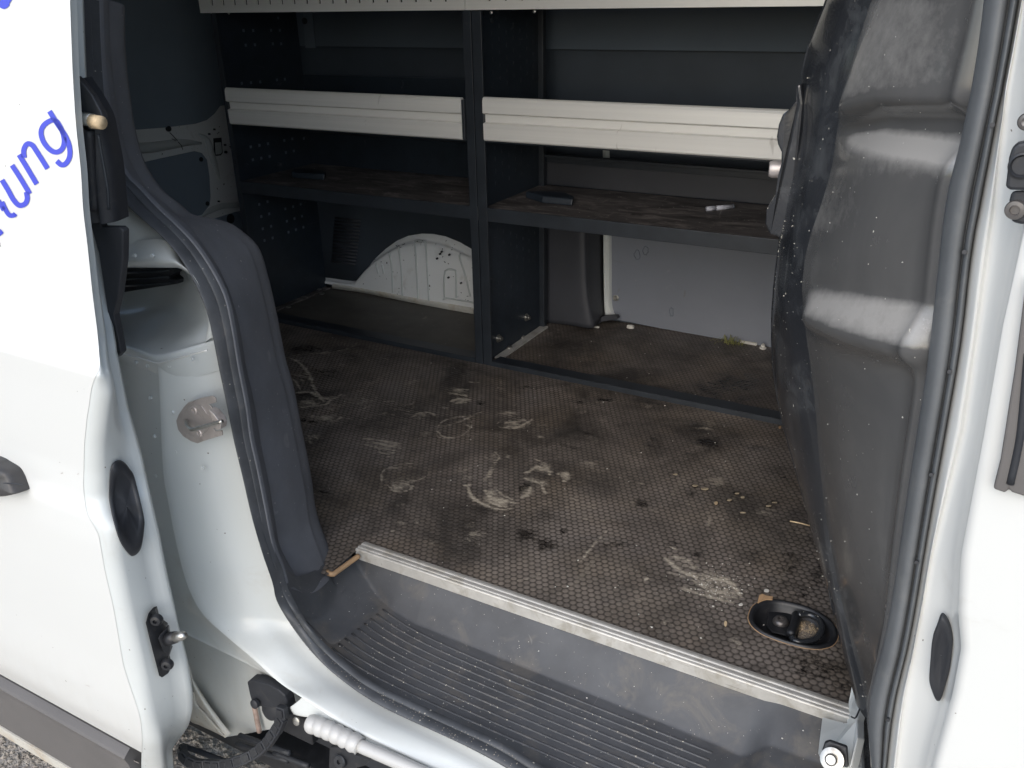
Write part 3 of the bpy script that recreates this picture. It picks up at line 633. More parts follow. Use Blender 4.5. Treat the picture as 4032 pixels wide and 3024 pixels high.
r5 = on(W('A2', (860, 480, 1.06), (950, 480, 1.06), (1100, 480, 1.06), (1240, 480, 1.06), (1420, 500, 1.03), (1520, 580, .94), (1640, 560, .915)))
surf("rail_pocket", [r0 + np.array([0, .012, -.05]), r0, r1, r2, r3, r4, r5], M['paint_shade'], van, sub=4, n=50)["label"] = "white hollow in the pillar behind the open door"
for sp_pts in (W('A2', (955, 1192), (1100, 1226), (1245, 1268), (1300, 1258), (1420, 1226), (1640, 1165)),):
    tube("seam_highlight", on(sp_pts, Y=.8615), .0016, M['paint'], van, 8, 30)  # bead added along the lip seam to make its highlight
hw = prism("guide_rail", on(W('A2', (860, 520), (1360, 518), (1372, 560), (1335, 572), (1330, 596), (1402, 608), (1404, 640), (860, 725)), Y=1.0), (0, .03, .0), M['dullblack'], van, .002)
hw["label"] = "black end of the door guide rail"
for q in (560, 610, 660):
    tube("rail_groove", on(W('A2', (860, q + 5), (1340, q - 28)), Y=.998), .002, M['rackpost'], van, 6)
# face of the pillar turned away to the rear, and rusty wheel arch edge
e2 = resample(e_[2:13], 70)
f1 = e2 + np.array([-.0, .004, 0]); f2 = e2 + np.array([-.045, .010, -.002]); f3 = e2 + np.array([-.16, .025, -.01]); f4 = e2 + np.array([-.5, .04, -.02])
surf("pillar_return", [f1, f2, f3, f4], M['paint_shade'], van, raw=True, sub=3)
# panel below with the folded flange
fl1 = on(W('A4', (1300, 200), (1440, 500), (1500, 800), (1620, 1000), (1760, 1200), (1870, 1350)), Y=.90)
fl2 = on(W('A4', (1450, 100), (1620, 430), (1800, 650), (2000, 830), (2200, 1100), (2330, 1340)), Y=.88)
fl3 = on(W('E5', (880, 790), (1000, 740), (1200, 785), (1330, 690), (1500, 740), (1600, 720)), Y=.885)
low_l = on(W('A4', (1280, 100), (1400, 600), (1500, 1000), (1600, 1180), (1720, 1330), (1790, 1412)), Y=.900)
low_m = on(W('A4', (1500, 250), (1680, 560), (1850, 800), (1960, 1000), (2010, 1200), (2060, 1365)), Y=.88)
low_r = on(W('B5', (-60, 560), (160, 800), (420, 1000), (520, 1220), (560, 1260), (600, 1290)), Y=.866)
surf("lower_body_panel", [low_l, low_m, low_r, low_r + np.array([.010, .02, .010])], M['paint_shade'], van, sub=4, n=40)["label"] = "grimy white body panel behind the cable guide"
s1 = on(W('E5', (380, 40), (440, 200), (560, 400), (700, 600), (860, 800)), Y=.875)
s2 = on(W('E5', (420, 120), (445, 260), (530, 420), (660, 620), (800, 838)), Y=.868)
s3 = on(W('E5', (440, 340), (470, 480), (560, 580), (700, 740), (790, 838)), Y=.88)
s4 = on(W('E5', (300, 400), (400, 640), (520, 705), (650, 765), (800, 838)), Y=.89)
surf("arch_flange", [s1, s2 , s3 + np.array([0, .004, 0]), s3, s4], M['paint_dirty'], van, sub=3, n=30, thick=.002)["label"] = "stained folded flange of the rear wheel arch"
# body around the opening that the photo only hints at (blocks daylight; unseen roof and cant rail raised to let more in)
box("quarter_panel", (-2.85, .865, -.24), (-1.42, .90, 1.85), M['paint'], van)
box("cant_rail", (-2.85, .90, 1.38), (.5, .98, 1.85), M['paint'], van)
box("roof_panel", (-2.85, .86, 1.85), (.5, 2.72, 1.88), M['paint'], van)
box("chassis_floor", (-2.85, 1.2, -.12), (.3, 2.72, -.06), M['blackpart'], van)

# ---- striker plate on the pillar
def plane_pts(win, pts, Y): return on(W(win, *pts), Y=Y)
SPY = .862
sp = plane_pts('A3', [(1405, 110), (1425, 60), (1465, 0), (1500, -35), (1600, -70), (1690, -88), (1715, -70), (1720, -35), (1665, -20), (1690, 10), (1700, 0), (1740, 20), (1790, 80), (1800, 120), (1795, 150), (1760, 165), (1720, 160), (1700, 175), (1715, 192), (1765, 188), (1768, 225), (1700, 245), (1620, 270), (1575, 288), (1520, 270), (1460, 230), (1420, 180)], SPY)
skp = empty("striker_plate", (0, 0, 0), van); skp["label"] = "brown steel lock striker plate with two screws"
prism("plate", sp, (0, -.003, 0), M['brownsteel'], skp, .0006)
inn = plane_pts('A3', [(1450, 90), (1470, 20), (1530, -25), (1600, -10), (1640, 50), (1680, 70), (1690, 120), (1640, 190), (1600, 245), (1550, 245), (1480, 190)], SPY - .003)
prism("raised_pad", inn, (0, -.002, 0), M['brownsteel'], skp, .0008)
for q in ((1535, 33), (1575, 212)):
    c = plane_pts('A3', [q], SPY - .005)[0]; lathe("screw", c, (0, -1, .1), [(.0075, 0), (.0075, .001), (.0062, .0022), (.0035, .0022), (.003, .0005), (.0003, .0005)], M['brownsteel'], skp, star=.004)
bar = [plane_pts('A3', [(1475, 115)], SPY - .004)[0], plane_pts('A3', [(1480, 140)], SPY - .02)[0], plane_pts('A3', [(1510, 180)], SPY - .032)[0], plane_pts('A3', [(1545, 178)], SPY - .033)[0], plane_pts('A3', [(1650, 148)], SPY - .03)[0], plane_pts('A3', [(1760, 118)], SPY - .025)[0]]
tube("striker_bar", bar, [.0035, .0035, .0035, .0033, .003, .0032], M['steel'], skp, 12, 24)
prism("side_cheek", plane_pts('A3', [(1705, 0), (1740, 30), (1800, 110), (1795, 155), (1760, 160), (1745, 110)], SPY - .004), (0, -.014, 0), M['brownsteel'], skp, .001)
# spot-weld dimples
for win, q in [('A2', (1340, 1290)), ('A2', (1515, 1238)), ('A2', (1165, 1290)), ('A2', (1070, 1262)), ('A2', (1185, 1545)), ('A3', (1390, 360)), ('A3', (1600, 490)), ('A3', (1215, 240)), ('A3', (1235, 550)), ('A2', (1060, 415)), ('A2', (1200, 415)), ('A3', (1360, 50))]:
    c = on(W(win, q), Y=.872)[0]
    # sits on the painted skin
    lathe("spot_weld", c + np.array([0, .0, 0]), (.1, -1, .1), [(.0032, -.003), (.0032, .0002), (.0026, .0007), (.0014, .0002), (.0003, .0001)], M['paint_shade'], van, 16)

# ---- cable guide: black mount, chain links, milky grip
mnt = on(W('E5', (1030, 240), (1060, 218), (1120, 222), (1250, 262), (1370, 325), (1440, 385), (1465, 450), (1480, 520), (1540, 580), (1535, 605), (1460, 590), (1400, 560), (1340, 520), (1200, 510), (1150, 500), (1090, 480), (1060, 380)), Y=.835)
cg = empty("cable_guide", (0, 0, 0), van); cg["label"] = "black plastic cable chain hanging below the sill"
prism("mount", mnt, (0, .02, 0), M['dullblack'], cg, .002)
lathe("mount_pin", on(W('E5', (1130, 465)), Y=.83)[0], (0, -1, .2), [(.009, 0), (.009, .006), (.006, .008), (.0005, .008)], M['dullblack'], cg)
lathe("mount_disc", on(W('E5', (1280, 540)), Y=.845)[0], (0, -1, .3), [(.021, -.02), (.021, 0), (.018, .002), (.0005, .002)], M['dullblack'], cg)
ch = on(W('E5', (1385, 520, .815), (1400, 620, .812), (1350, 730, .81), (1275, 850, .805), (1180, 960, .80), (1050, 1050, .79), (900, 1110, .78), (740, 1150, .775), (580, 1150, .77), (420, 1130, .765), (320, 1060, .765), (285, 960, .78)))
CP = resample(ch, 18)
for i in range(17):
    a0, a1 = CP[i], CP[i + 1]; d = a1 - a0; L = np.linalg.norm(d); d /= L
    side = np.cross(d, (0, -1, .5)); side /= np.linalg.norm(side); nn = np.cross(side, d)
    if nn[1] > 0: nn = -nn
    hw_ = .0105; pts = []
    for q in range(9):
        an = math.pi / 2 - math.pi * q / 8; pts.append(a1 + d * (math.cos(an) * hw_ * .7 - .002) + side * math.sin(an) * hw_)
    pts += [a0 - side * hw_ * .9, a0 + side * hw_ * .9]
    lk = prism("link", [p + nn * (.0015 * (i % 2)) for p in pts], nn * -.012, M['dullblack'], cg, .0012)
    pl_ = [p * .62 + (a0 + a1) / 2 * .38 + nn * (.0022 + .0015 * (i % 2)) for p in pts]
    prism("link_cover", pl_, nn * -.003, M['blackpart'], cg, .0006)
# milky grip and smooth tube
gp = resample(on(W('B5', (640, 1300), (760, 1345), (880, 1400), (1040, 1480)), Y=.815), 48)
gr = [.0140 + .0030 * abs(math.sin(i / 48 * math.pi * 6.3)) ** .6 for i in range(48)]
tube("corrugated_sleeve", gp, gr, M['clearseal'], van, 18)["label"] = "milky white corrugated sleeve under the sill"
tube("runner_tube", on(W('B5', (1035, 1478), (1250, 1570), (1500, 1680), (1900, 1860)), Y=.815), .0115, M['clearseal'], van, 16, 20)
# black runner mechanism
box("runner_housing", (-1.42, .915, -.30), (-.2, 1.18, -.215), M['dullblack'], van, .004)
box("under_tray", (-1.9, .9, -.42), (.1, 1.3, -.36), M['blackpart'], van, .004)
for k, (za, zb) in enumerate([((330, 930), (900, 1140)), ((950, 820), (1500, 1010)), ((1330, 1000), (1700, 1150)), ((920, 910), (1480, 1090))]):
    tube("runner_rail", on(W('E5', za, zb), Y=.86), .006, M['dullblack'], van, 10, 8)
box("sill_stay", tuple(at(620, 1545, Y=.86) + np.array([-.03, 0, -.05])), tuple(at(640, 1540, Y=.86) + np.array([.03, .03, -.005])), M['blackpart'], van, .003)
tri = on(W('B5', (800, 1495), (940, 1500), (1000, 1560), (1120, 1600), (1080, 1640), (1010, 1657), (990, 1720), (790, 1720)), Y=.80)
rp = prism("runner_plate", tri, (0, .012, 0), M['blackpart'], van, .001)
lathe("runner_screw", on(W('B5', (885, 1603)), Y=.797)[0], (0, -1, .4), [(.012, -.004), (.012, .003), (.010, .005), (.004, .005), (.0035, .001), (.0004, .001)], M['blackpart'], rp, star=.006)
tube("mud_streak", on(W('E5', (1110, 500), (1130, 600), (1150, 700), (1165, 780)), Y=.866), .005, M['water'], van, 8, 10)
lathe("white_bracket_washer", on(W('E5', (1575, 660)), Y=.83)[0], (0, -1, .3), [(.008, 0), (.008, .003), (.005, .004), (.0004, .004)], M['steel'], van)

# ================================================================== sliding door
door = empty("sliding_door", (0, 0, 0), van); door["label"] = "white sliding door slid back along the van side"
DZ = [-.60, -.33, -.20, -.12, -.05, .05, .20, .30, .345, .375, .42, .55, .595, .63, .68, .80, 1.05, 1.40, 2.0]
DY = [.700, .690, .668, .652, .648, .648, .645, .644, .646, .655, .657, .653, .651, .676, .682, .692, .728, .79, .92]
def dY(z): return float(np.interp(z, DZ, DY))
def door_at(x, y, dy=0.0):
    Yv = .66
    for _ in range(12):
        p = at(x, y, Y=Yv); Yv = dY(p[2]) + dy
    return at(x, y, Y=Yv)
ysd = np.concatenate([np.linspace(-400, 770, 60), np.linspace(775, 900, 24), np.linspace(910, 1150, 30), np.linspace(1158, 1800, 60)])
E1 = [(140, -400), (151, 0), (157, 164), (164, 273), (175, 368), (179, 453), (188, 521), (200.5, 643), (210, 712), (216, 780), (216, 797), (205, 815), (197, 840), (192, 878), (188, 900), (182, 960), (180, 1055), (187, 1110), (213, 1153), (226, 1232), (245.5, 1314), (266.5, 1439), (303, 1548), (307, 1589), (305.5, 1659), (305, 1800)]
E2 = [(143, -400), (154, 0), (160, 164), (167, 273), (178, 368), (182, 453), (191, 521), (203.5, 643), (213, 712), (219, 780), (221, 797), (229, 820), (233.5, 853), (229, 885), (219.6, 960), (219.6, 1069), (226, 1110), (251, 1145), (258, 1207), (275.5, 1289), (308, 1439), (326.5, 1526), (341, 1589), (348, 1659), (350, 1800)]
E3 = [(168, -400), (174.6, 0), (182, 191), (188, 360), (191, 439), (215.5, 548), (240, 712), (249.6, 773), (273, 891), (286, 932), (303, 995), (322, 1082), (341, 1164), (357, 1246), (376, 1330), (381, 1357), (403, 1439), (412.5, 1493), (415, 1534), (411, 1561), (395, 1589), (371, 1612), (369, 1624), (373, 1659), (375, 1800)]
r1_ = np.array([door_at(x, y) for x, y in by_y(E1, ysd)])
r2_ = np.array([door_at(x, y, .012) for x, y in by_y(E2, ysd)])
r2m = np.array([door_at(x * .5 + x2 * .5, y, .002) for (x, y), (x2, _) in zip(by_y(E1, ysd), by_y(E2, ysd))])
r3_ = np.array([door_at(x, y, .085) for x, y in by_y(E3, ysd)])
r3m = np.array([door_at(x * .45 + x2 * .55, y, .055) for (x, y), (x2, _) in zip(by_y(E2, ysd), by_y(E3, ysd))])
zc = -.192
left = r1_.copy(); left[:, 0] = -2.3
lm = r1_.copy(); lm[:, 0] = r1_[:, 0] - .02
keep = r1_[:, 2] > zc
rows = [left[keep], lm[keep], r1_[keep]]
skin = surf("outer_skin", rows, M['paint'], door, raw=True)
skin["label"] = "bright white outer door skin with pressed creases"
bk3 = r3_ + np.array([-.01, .012, 0]); bk4 = bk3 + np.array([-.5, .01, 0]); bk4[:, 2] = np.maximum(bk4[:, 2], -.40)
rim = surf("leading_edge", [r1_ + np.array([-.001, .0005, 0]), r2m, r2_, r2_ + np.array([.002, .006, 0]), r3m, r3_ + np.array([-.006, -.006, 0]), r3_, bk3, bk4], M['paint_shade'], door, raw=True)
rim["label"] = "folded leading edge of the sliding door"
# grey cladding along the door foot
cz = [zc + .001, zc - .008, zc - .012, zc - .03, -.37, -.395]; cy = [.004, -.010, -.014, -.012, -.016, .004]
prof = [(dY(z) + y, z) for z, y in zip(cz, cy)] + [(dY(-.39) + .02, -.395), (dY(zc) + .02, zc)]
xr = float(at(280, 1680, Y=.65)[0]) - .01
extr_x("cladding", prof, -2.3, xr, M['cladding'], door)["label"] = "dark grey plastic cladding strip"
prof = [(.685, -.397), (.70, -.455), (.76, -.46), (.76, -.397)]
extr_x("sill_underside", prof, -2.3, xr - .02, M['paint_dirty'], door)
# recess in the edge, its dark put in as a black face
hp = W('A3', (950, 428), (990, 450), (1030, 500), (1060, 550), (1100, 700), (1140, 880), (1142, 960), (1125, 1090), (1100, 1150), (1060, 1182), (1020, 1170), (950, 1070), (900, 920), (868, 770), (862, 680), (875, 500), (905, 440))
def rim_depth(x, y):
    x2 = np.interp(y, [p[1] for p in E2], [p[0] for p in E2]); x3 = np.interp(y, [p[1] for p in E3], [p[0] for p in E3])
    return .012 + (.085 - .012) * (x - x2) / (x3 - x2)
hp2 = smooth_loop([(x, y, 0) for x, y in hp], 60)[:, :2]; hcp = hp2.mean(0)
def recess_ring(s, e): return np.array([door_at(*(hcp + s * (p - hcp)), rim_depth(*(hcp + s * (p - hcp))) + e) for p in np.vstack([hp2, hp2[:1]])])
plug = surf("recess_dark", [recess_ring(1.01, .006), recess_ring(1.0, -.004), recess_ring(.95, -.007), recess_ring(.72, -.004), recess_ring(.66, -.0035), recess_ring(.3, -.004), recess_ring(.01, -.004)], M['dullblack'], door, raw=True)
plug["label"] = "oval recess in the door edge, its dark put in as black colour"
# guide pin bracket
def rp_(pts, extra=-.004): return np.array([door_at(x, y, rim_depth(x, y) + extra) for x, y in pts])
br = rp_(W('A4', (1245, 370), (1262, 440), (1280, 470), (1330, 505), (1348, 590), (1362, 680), (1370, 692), (1345, 760), (1365, 830), (1350, 880), (1300, 915), (1275, 900), (1190, 570), (1170, 480), (1190, 410), (1215, 380)))
pb = prism("pin_bracket", br, (.004, -.008, 0), M['blackpart'], door, .0015); pb["label"] = "black bracket with steel guide pin"
for q in ((1240, 482), (1325, 835)):
    c = rp_(W('A4', q), -.012)[0]; lathe("bracket_bolt", c, (.45, -.85, .1), [(.0105, -.002), (.0105, .002), (.008, .006), (.0035, .007), (.003, .003), (.0003, .003)], M['blackpart'], pb, star=.004)
p0 = rp_(W('A4', (1325, 635)), -.012)[0]; p1 = door_at(*W('A4', (1395, 620))[0], .05); p2 = door_at(*W('A4', (1466, 605))[0], .052)
tube("pin_collar", [p0, p1], [.0115, .0095], M['blackpart'], pb, 16)
tube("guide_pin", [p1, p1 * .3 + p2 * .7, p2], [.0088, .0075, .0045], M['steel'], pb, 16)
bl = rp_(W('A4', (1262, 600), (1340, 510), (1352, 590), (1362, 680), (1345, 750), (1300, 700)), -.011)
prism("pin_boss", bl, (.006, -.008, 0), M['blackpart'], pb, .002)
# outside door handle
hd_ = np.array([door_at(x, y, -.004) for x, y in W('A3', (-400, 300), (-200, 340), (0, 408), (60, 440), (140, 490), (180, 550), (205, 620), (216, 655), (205, 668), (120, 685), (0, 682), (-400, 690))])
hc_ = hd_.mean(0); out = np.array([0, -.024, .004])
H = smooth_loop(hd_, 70); Hc = np.vstack([H, H[:1]]); cc = np.array([H[:, 0].mean(), H[:, 1].mean(), H[:, 2].mean()])
hm = surf("door_handle", [Hc + np.array([0, .01, 0]), Hc, Hc + out * .5, (Hc * .97 + cc * .03) + out * .85, (Hc * .88 + cc * .12) + out, Hc * .4 + cc * .6 + out * 1.05, Hc * .01 + cc * .99 + out * 1.05], M['handle'], door, raw=True)
hm["label"] = "dark grey outer door handle"
hl = np.array([door_at(x, y, -.0285) for x, y in W('A3', (-200, 590), (0, 605), (100, 612), (185, 620))]); tube("handle_seam", hl, .0009, M['dullblack'], hm, 6, 10)
# black guide behind the edge
gl = by_y(W('A1', (600, 620), (625, 900), (640, 1340), (660, 1400), (700, 1659)) + W('A2', (790, 400), (880, 1000), (915, 1225)), np.linspace(170, 773, 40))
grt = by_y(W('A1', (605, 620), (700, 760), (800, 930), (815, 1040), (870, 1300), (905, 1659)) + W('A2', (915, 150)), np.linspace(170, 479, 24))
g0 = on([(x - 3, y, .755) for x, y in by_y([(p[0], p[1]) for p in gl], np.linspace(170, 479, 24))]); g1 = on([(x, y, .765) for x, y in grt])
surf("guide_housing", [g0, g0 * .7 + g1 * .3 + np.array([0, -.012, 0]), g0 * .45 + g1 * .55 + np.array([0, -.002, 0]), g0 * .25 + g1 * .75 + np.array([0, -.014, 0]), g1, g1 + np.array([-.01, .03, 0])], M['dullblack'], door, raw=True, sub=5)["label"] = "black plastic guide housing"
bl_ = W('A2', (700, 120), (785, 158), (800, 188), (940, 190), (963, 205), (970, 225), (968, 450), (950, 600), (930, 750), (898, 885), (920, 1000), (955, 1185), (917, 1228), (870, 1000), (780, 400))
prism("guide_blade", on(bl_, Y=.76), (0, .012, 0), M['dullblack'], door, .002)["label"] = "black plastic blade flap"
# brackets at the top, brass buffer
prism("hinge_arm", on(W('A1', (585, 600), (640, 650), (720, 750), (790, 880), (815, 950), (740, 960), (700, 1000), (600, 1050)), Y=.748), (0, .01, 0), M['blackpart'], door, .002)
tube("buffer_pin", on(W('A1', (665, 940), (740, 955)), Y=.742), .0085, M['steel'], door, 12)
tube("buffer_tip", on(W('A1', (735, 962), (806, 972)), Y=.740), [.0092, .0085], M['tan'], door, 14)["label"] = "tan buffer tip"
tube("guide_tube", on(W('A1', (705, 1030), (720, 1300), (745, 1659)), Y=.748), .007, M['dullblack'], door, 10, 12)
tube("guide_wire", on(W('A1', (778, 1060), (810, 1250), (850, 1480), (862, 1659)), Y=.748), .002, M['rackpost'], door, 8, 16)
# blue lettering stuck on the door
def letter(name, strokes, wd):
    v, f = [], []
    for win, st_, closed in strokes:
        P = np.array(W(win, *st_), float)
        k = len(P)
        if closed: D = crom(np.concatenate([P[-2:], P, P[:3]]), np.linspace(2, k + 2, 60)) 
        else: D = crom(P, np.linspace(0, k - 1, 14 * (k - 1) + 1))
        D = D[:, :2]; n = len(D)
        for i in range(n):
            t = D[min(i + 1, n - 1)] - D[max(i - 1, 0)]; t = t / (np.linalg.norm(t) + 1e-9); q = np.array([-t[1], t[0]]) * wd / 2
            b0 = len(v)
            v += [door_at(*(D[i] + q), -.0008), door_at(*(D[i] - q), -.0008)]
            if i: f.append((b0 - 2, b0 - 1, b0 + 1, b0))
    return mesh(name, v, f, M['blue'], door, smooth=False)
letter("letter_g", [('A1', [(440, 955), (385, 962), (340, 1000), (324, 1055), (345, 1125), (395, 1185), (445, 1205), (490, 1180), (508, 1120), (492, 1040)], True),
                    ('A1', [(390, 880), (450, 975), (515, 1075), (548, 1160), (550, 1240), (520, 1295), (485, 1305), (448, 1275)], False)], 11)
letter("letter_n", [('A1', [(150, 1225), (220, 1340), (290, 1458)], False), ('A1', [(190, 1250), (188, 1185), (215, 1140), (255, 1150), (290, 1200), (330, 1262), (376, 1335)], False)], 11)
letter("letter_u", [('A1', [(14, 1425), (60, 1500), (105, 1580), (150, 1625), (195, 1615), (215, 1575), (208, 1520)], False), ('A1', [(94, 1308), (160, 1410), (235, 1535)], False)], 11)
letter("letter_l", [('A1', [(-40, 1560), (0, 1610), (30, 1665)], False), ('A2', [(14, -10), (45, 55), (75, 95), (110, 95), (122, 82)], False)], 10)
letter("letter_mark", [('A1', [(-20, -20), (20, 10), (45, 20), (75, -20)], False), ('A1', [(0, 25), (30, 45), (60, 20)], False)], 14)
letter("letter_mark", [('A2', [(-60, 190), (-10, 225), (12, 250)], False)], 12)
# scuffs low on the door
for win, pts, wd in [('A4', [(580, 1297), (630, 1318), (680, 1340)], 2.6), ('A4', [(985, 1560), (1040, 1590), (1100, 1620)], 4), ('A4', [(675, 1000), (700, 1008), (712, 1022)], 1.0), ('A3', [(480, 532), (500, 527)], 2.2), ('A3', [(610, 538), (625, 533)], 2)]:
    D = crom(np.array(W(win, *pts)), np.linspace(0, len(pts) - 1, 14)); v, f = [], []
    for i, p in enumerate(D):
        hwd = wd * (.3 + .7 * math.sin(math.pi * i / 13)) * R_.uniform(.6, 1.1)
        v += [door_at(p[0], p[1] - hwd / 2, -.0006), door_at(p[0], p[1] + hwd / 2, -.0006)]
        if i: f.append((2 * i - 2, 2 * i - 1, 2 * i + 1, 2 * i))
    mesh("scuff", v, f, M['brownsteel'], door, smooth=False)

# ================================================================== inside: rear doors, walls
rd = empty("rear_door", (0, 0, 0), van); rd["label"] = "rear door seen from inside, white frame with dark lining, blue glare put in its colour"
RX = -2.75
box("door_frame", (RX - .03, 1.0, -.1), (RX, 2.72, 1.85), M['archpaint'], rd)  # paler arch paint makes up in colour for the weak light here
def rdp(name, win, pts, mat, dx=.006, loop=0):
    P_ = on(W(win, *pts), X=RX + dx)
    return prism(name, P_, (-dx + .001, 0, 0), mat, rd, .001)
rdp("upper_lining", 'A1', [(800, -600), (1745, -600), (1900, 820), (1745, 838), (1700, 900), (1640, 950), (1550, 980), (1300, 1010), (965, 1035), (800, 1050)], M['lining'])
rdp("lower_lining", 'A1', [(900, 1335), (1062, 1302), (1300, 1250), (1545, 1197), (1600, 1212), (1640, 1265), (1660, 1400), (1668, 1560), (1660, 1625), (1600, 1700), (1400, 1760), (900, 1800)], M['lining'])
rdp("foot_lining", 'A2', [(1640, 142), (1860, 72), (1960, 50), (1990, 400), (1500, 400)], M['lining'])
rdp("latch_slot", 'A1', [(1692, 1095), (1755, 1090), (1765, 1210), (1750, 1230), (1710, 1235), (1697, 1210)], M['dullblack'], .004)
rdp("latch_pad", 'A1', [(1706, 1130), (1752, 1126), (1760, 1205), (1745, 1222), (1712, 1224)], M['paint_shade'], .007)
for q, r in [((1703, 1025), 8), ((1788, 1148), 8), ((1794, 1205), 11), ((1663, 1062), 8), ((1595, 1262), 19), ((1645, 1612), 19), ((1738, 1595), 7), ((1340, 1020), 22)]:
    c = on(W('A1', q), X=RX + .009)[0]; rad = r * .2728 / 1876 * 3.2
    lathe("fixing_hole", c, (1, 0, 0), [(rad, -.008), (rad, .0), (rad * .7, .001), (rad * .05, .001)], M['dullblack'], rd, 16)
c = on(W('A2', (1828, 124)), X=RX + .009)[0]; lathe("fixing_hole", c, (1, 0, 0), [(.02, -.008), (.02, 0), (.014, .001), (.001, .001)], M['dullblack'], rd, 16)
# pressed gutter in the frame's corner
gt = on(W('A1', (1570, 1060), (1640, 1110), (1680, 1250), (1740, 1420)), X=RX + .0); tube("frame_pressing", gt, [.004, .014, .014, .003], M['paint_shade'], rd, 12, 24)
gt = on(W('A2', (1560, 130), (1640, 70), (1750, 25), (1880, 15)), X=RX + .0); tube("frame_pressing", gt, [.006, .012, .012, .012], M['paint_shade'], rd, 12, 24)
gt = on(W('A1', (960, 1180), (1200, 1165), (1450, 1130), (1590, 1135)), X=RX - .004); tube("frame_pressing", gt, [.02, .02, .018, .006], M['paint_shade'], rd, 12, 24)
for pts in ([(1345, 1050), (1380, 1085), (1405, 1115)], [(1360, 1098), (1392, 1115)], [(1412, 1125), (1435, 1150), (1448, 1185)]):
    tube("scratch", on(W('A1', *pts), X=RX + .016), .0012, M['dullblack'], rd, 6)

# far side wall
WY = 2.66
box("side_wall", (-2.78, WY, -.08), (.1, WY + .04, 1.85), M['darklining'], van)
# left bay: black lining with arch cut-out at Y 2.53, white arch behind it
AY = 2.515
arch_top = W('T3', (1040, 1005), (1085, 930), (1150, 845), (1230, 770), (1320, 705), (1420, 660), (1530, 643), (1620, 645), (1720, 665), (1830, 710), (1925, 765), (2000, 800))
arch_l = on(W('T3', (700, 985), (820, 995), (900, 1008), (985, 1018), (1020, 1015)) + arch_top, Y=AY)
topz = .80
v = []; 
top_row = arch_l.copy(); top_row[:, 2] = topz
surf("side_lining", [top_row, top_row * .5 + arch_l * .5, arch_l, arch_l + np.array([0, .012, 0])], M['darklining'], van, raw=True, sub=1)["label"] = "black lining board cut round the wheel arch"
aw = on(W('T3', (700, 985), (820, 995), (900, 1008), (985, 1018), (1020, 1015)) + arch_top, Y=AY + .012)
bot = aw.copy(); bot[:, 2] = .022
n_a = 80; A_ = resample(aw, n_a); B_ = resample(bot, n_a)
roll = A_ * .93 + B_ * .07 + np.array([0, -.012, -.008]); roll2 = A_ * .82 + B_ * .18 + np.array([0, -.028, 0])
wa = surf("wheel_arch", [A_ + np.array([0, .03, .03]), A_, roll, roll2, A_ * .3 + B_ * .7 + np.array([0, -.034, 0]), B_ + np.array([0, -.034, 0])], M['archpaint'], van, raw=True, sub=3)
wa["label"] = "scuffed white inner wheel arch with pressed ribs"
fb = on(W('T3', (820, 1045), (1060, 1085), (1300, 1128), (1500, 1165), (1940, 1240)), Y=AY - .03)
ft = on(W('T3', (820, 1078), (1060, 1112), (1300, 1160), (1500, 1200), (1940, 1283)), Z=.004)
surf("floor_flange", [resample(fb, 20) + np.array([0, .02, .0]), resample(fb, 20), resample(ft, 20)], M['paint_dirty'], van, raw=True, sub=2)["label"] = "off-white grubby flange at the foot of the wheel arch"
AF = AY - .024
def arch_bar(pts, r=.004): 
    tube("pressed_rib", on(W('T3', *pts), Y=AF), r, M['paint_shade'], wa, 8, 16)
for pts in ([(1270, 790), (1290, 900), (1300, 1110)], [(1345, 740), (1365, 900), (1378, 1135)], [(1475, 705), (1485, 880), (1500, 1160)], [(1560, 710), (1570, 880), (1587, 1175)], [(1475, 705), (1515, 700), (1560, 710)],
            [(1160, 860), (1185, 960)], [(1215, 890), (1228, 960)], [(1710, 1150), (1705, 1050), (1715, 940), (1740, 925), (1780, 930), (1800, 950), (1805, 1150)], [(1835, 800), (1830, 840), (1870, 960), (1915, 1140)], [(1700, 1165), (1740, 1155), (1940, 1190)]):
    arch_bar(pts, .0035)
for q in [(1685, 788), (1672, 805), (1648, 842), (1745, 812), (1738, 992), (1838, 1036)]:
    lathe("drilled_hole", on(W('T3', q), Y=AF - .012)[0], (0, -1, 0), [(.0035, -.006), (.0035, .001), (.002, .0012), (.0002, .0012)], M['dullblack'], wa, 10)
for k in range(26):
    q = [(1690 + R_.uniform(-60, 60), 840 + R_.uniform(-70, 50)), (1340 + R_.uniform(-30, 60), 740 + R_.uniform(-15, 20)), (1180 + R_.uniform(-30, 60), 855 + R_.uniform(-20, 20)), (1760 + R_.uniform(-80, 60), 730 + R_.uniform(-30, 40)), (1870 + R_.uniform(-60, 50), 1130 + R_.uniform(-50, 60)), (1480 + R_.uniform(-10, 60), 700 + R_.uniform(-8, 12))][k % 6]
    dx, dy = R_.uniform(-14, 14), R_.uniform(-10, 10)
    tube("scuff", on(W('T3', q, (q[0] + dx, q[1] + dy)), Y=AF - .0095), R_.uniform(.0006, .0016), M['dullblack'], wa, 5)
# louvred vent
vt = empty("vent", (0, 0, 0), van); vt["label"] = "black louvred vent in the lining"
for k in range(14):
    y = 520 + k * 26.5; xl = 845 - k * 2; xr_ = 1045 - k * 3.2
    P_ = on(W('T3', (xl, y), (xr_, y + 22)), Y=AY - .004)
    tube("louvre", P_, .0042, M['coverpl'], vt, 8)
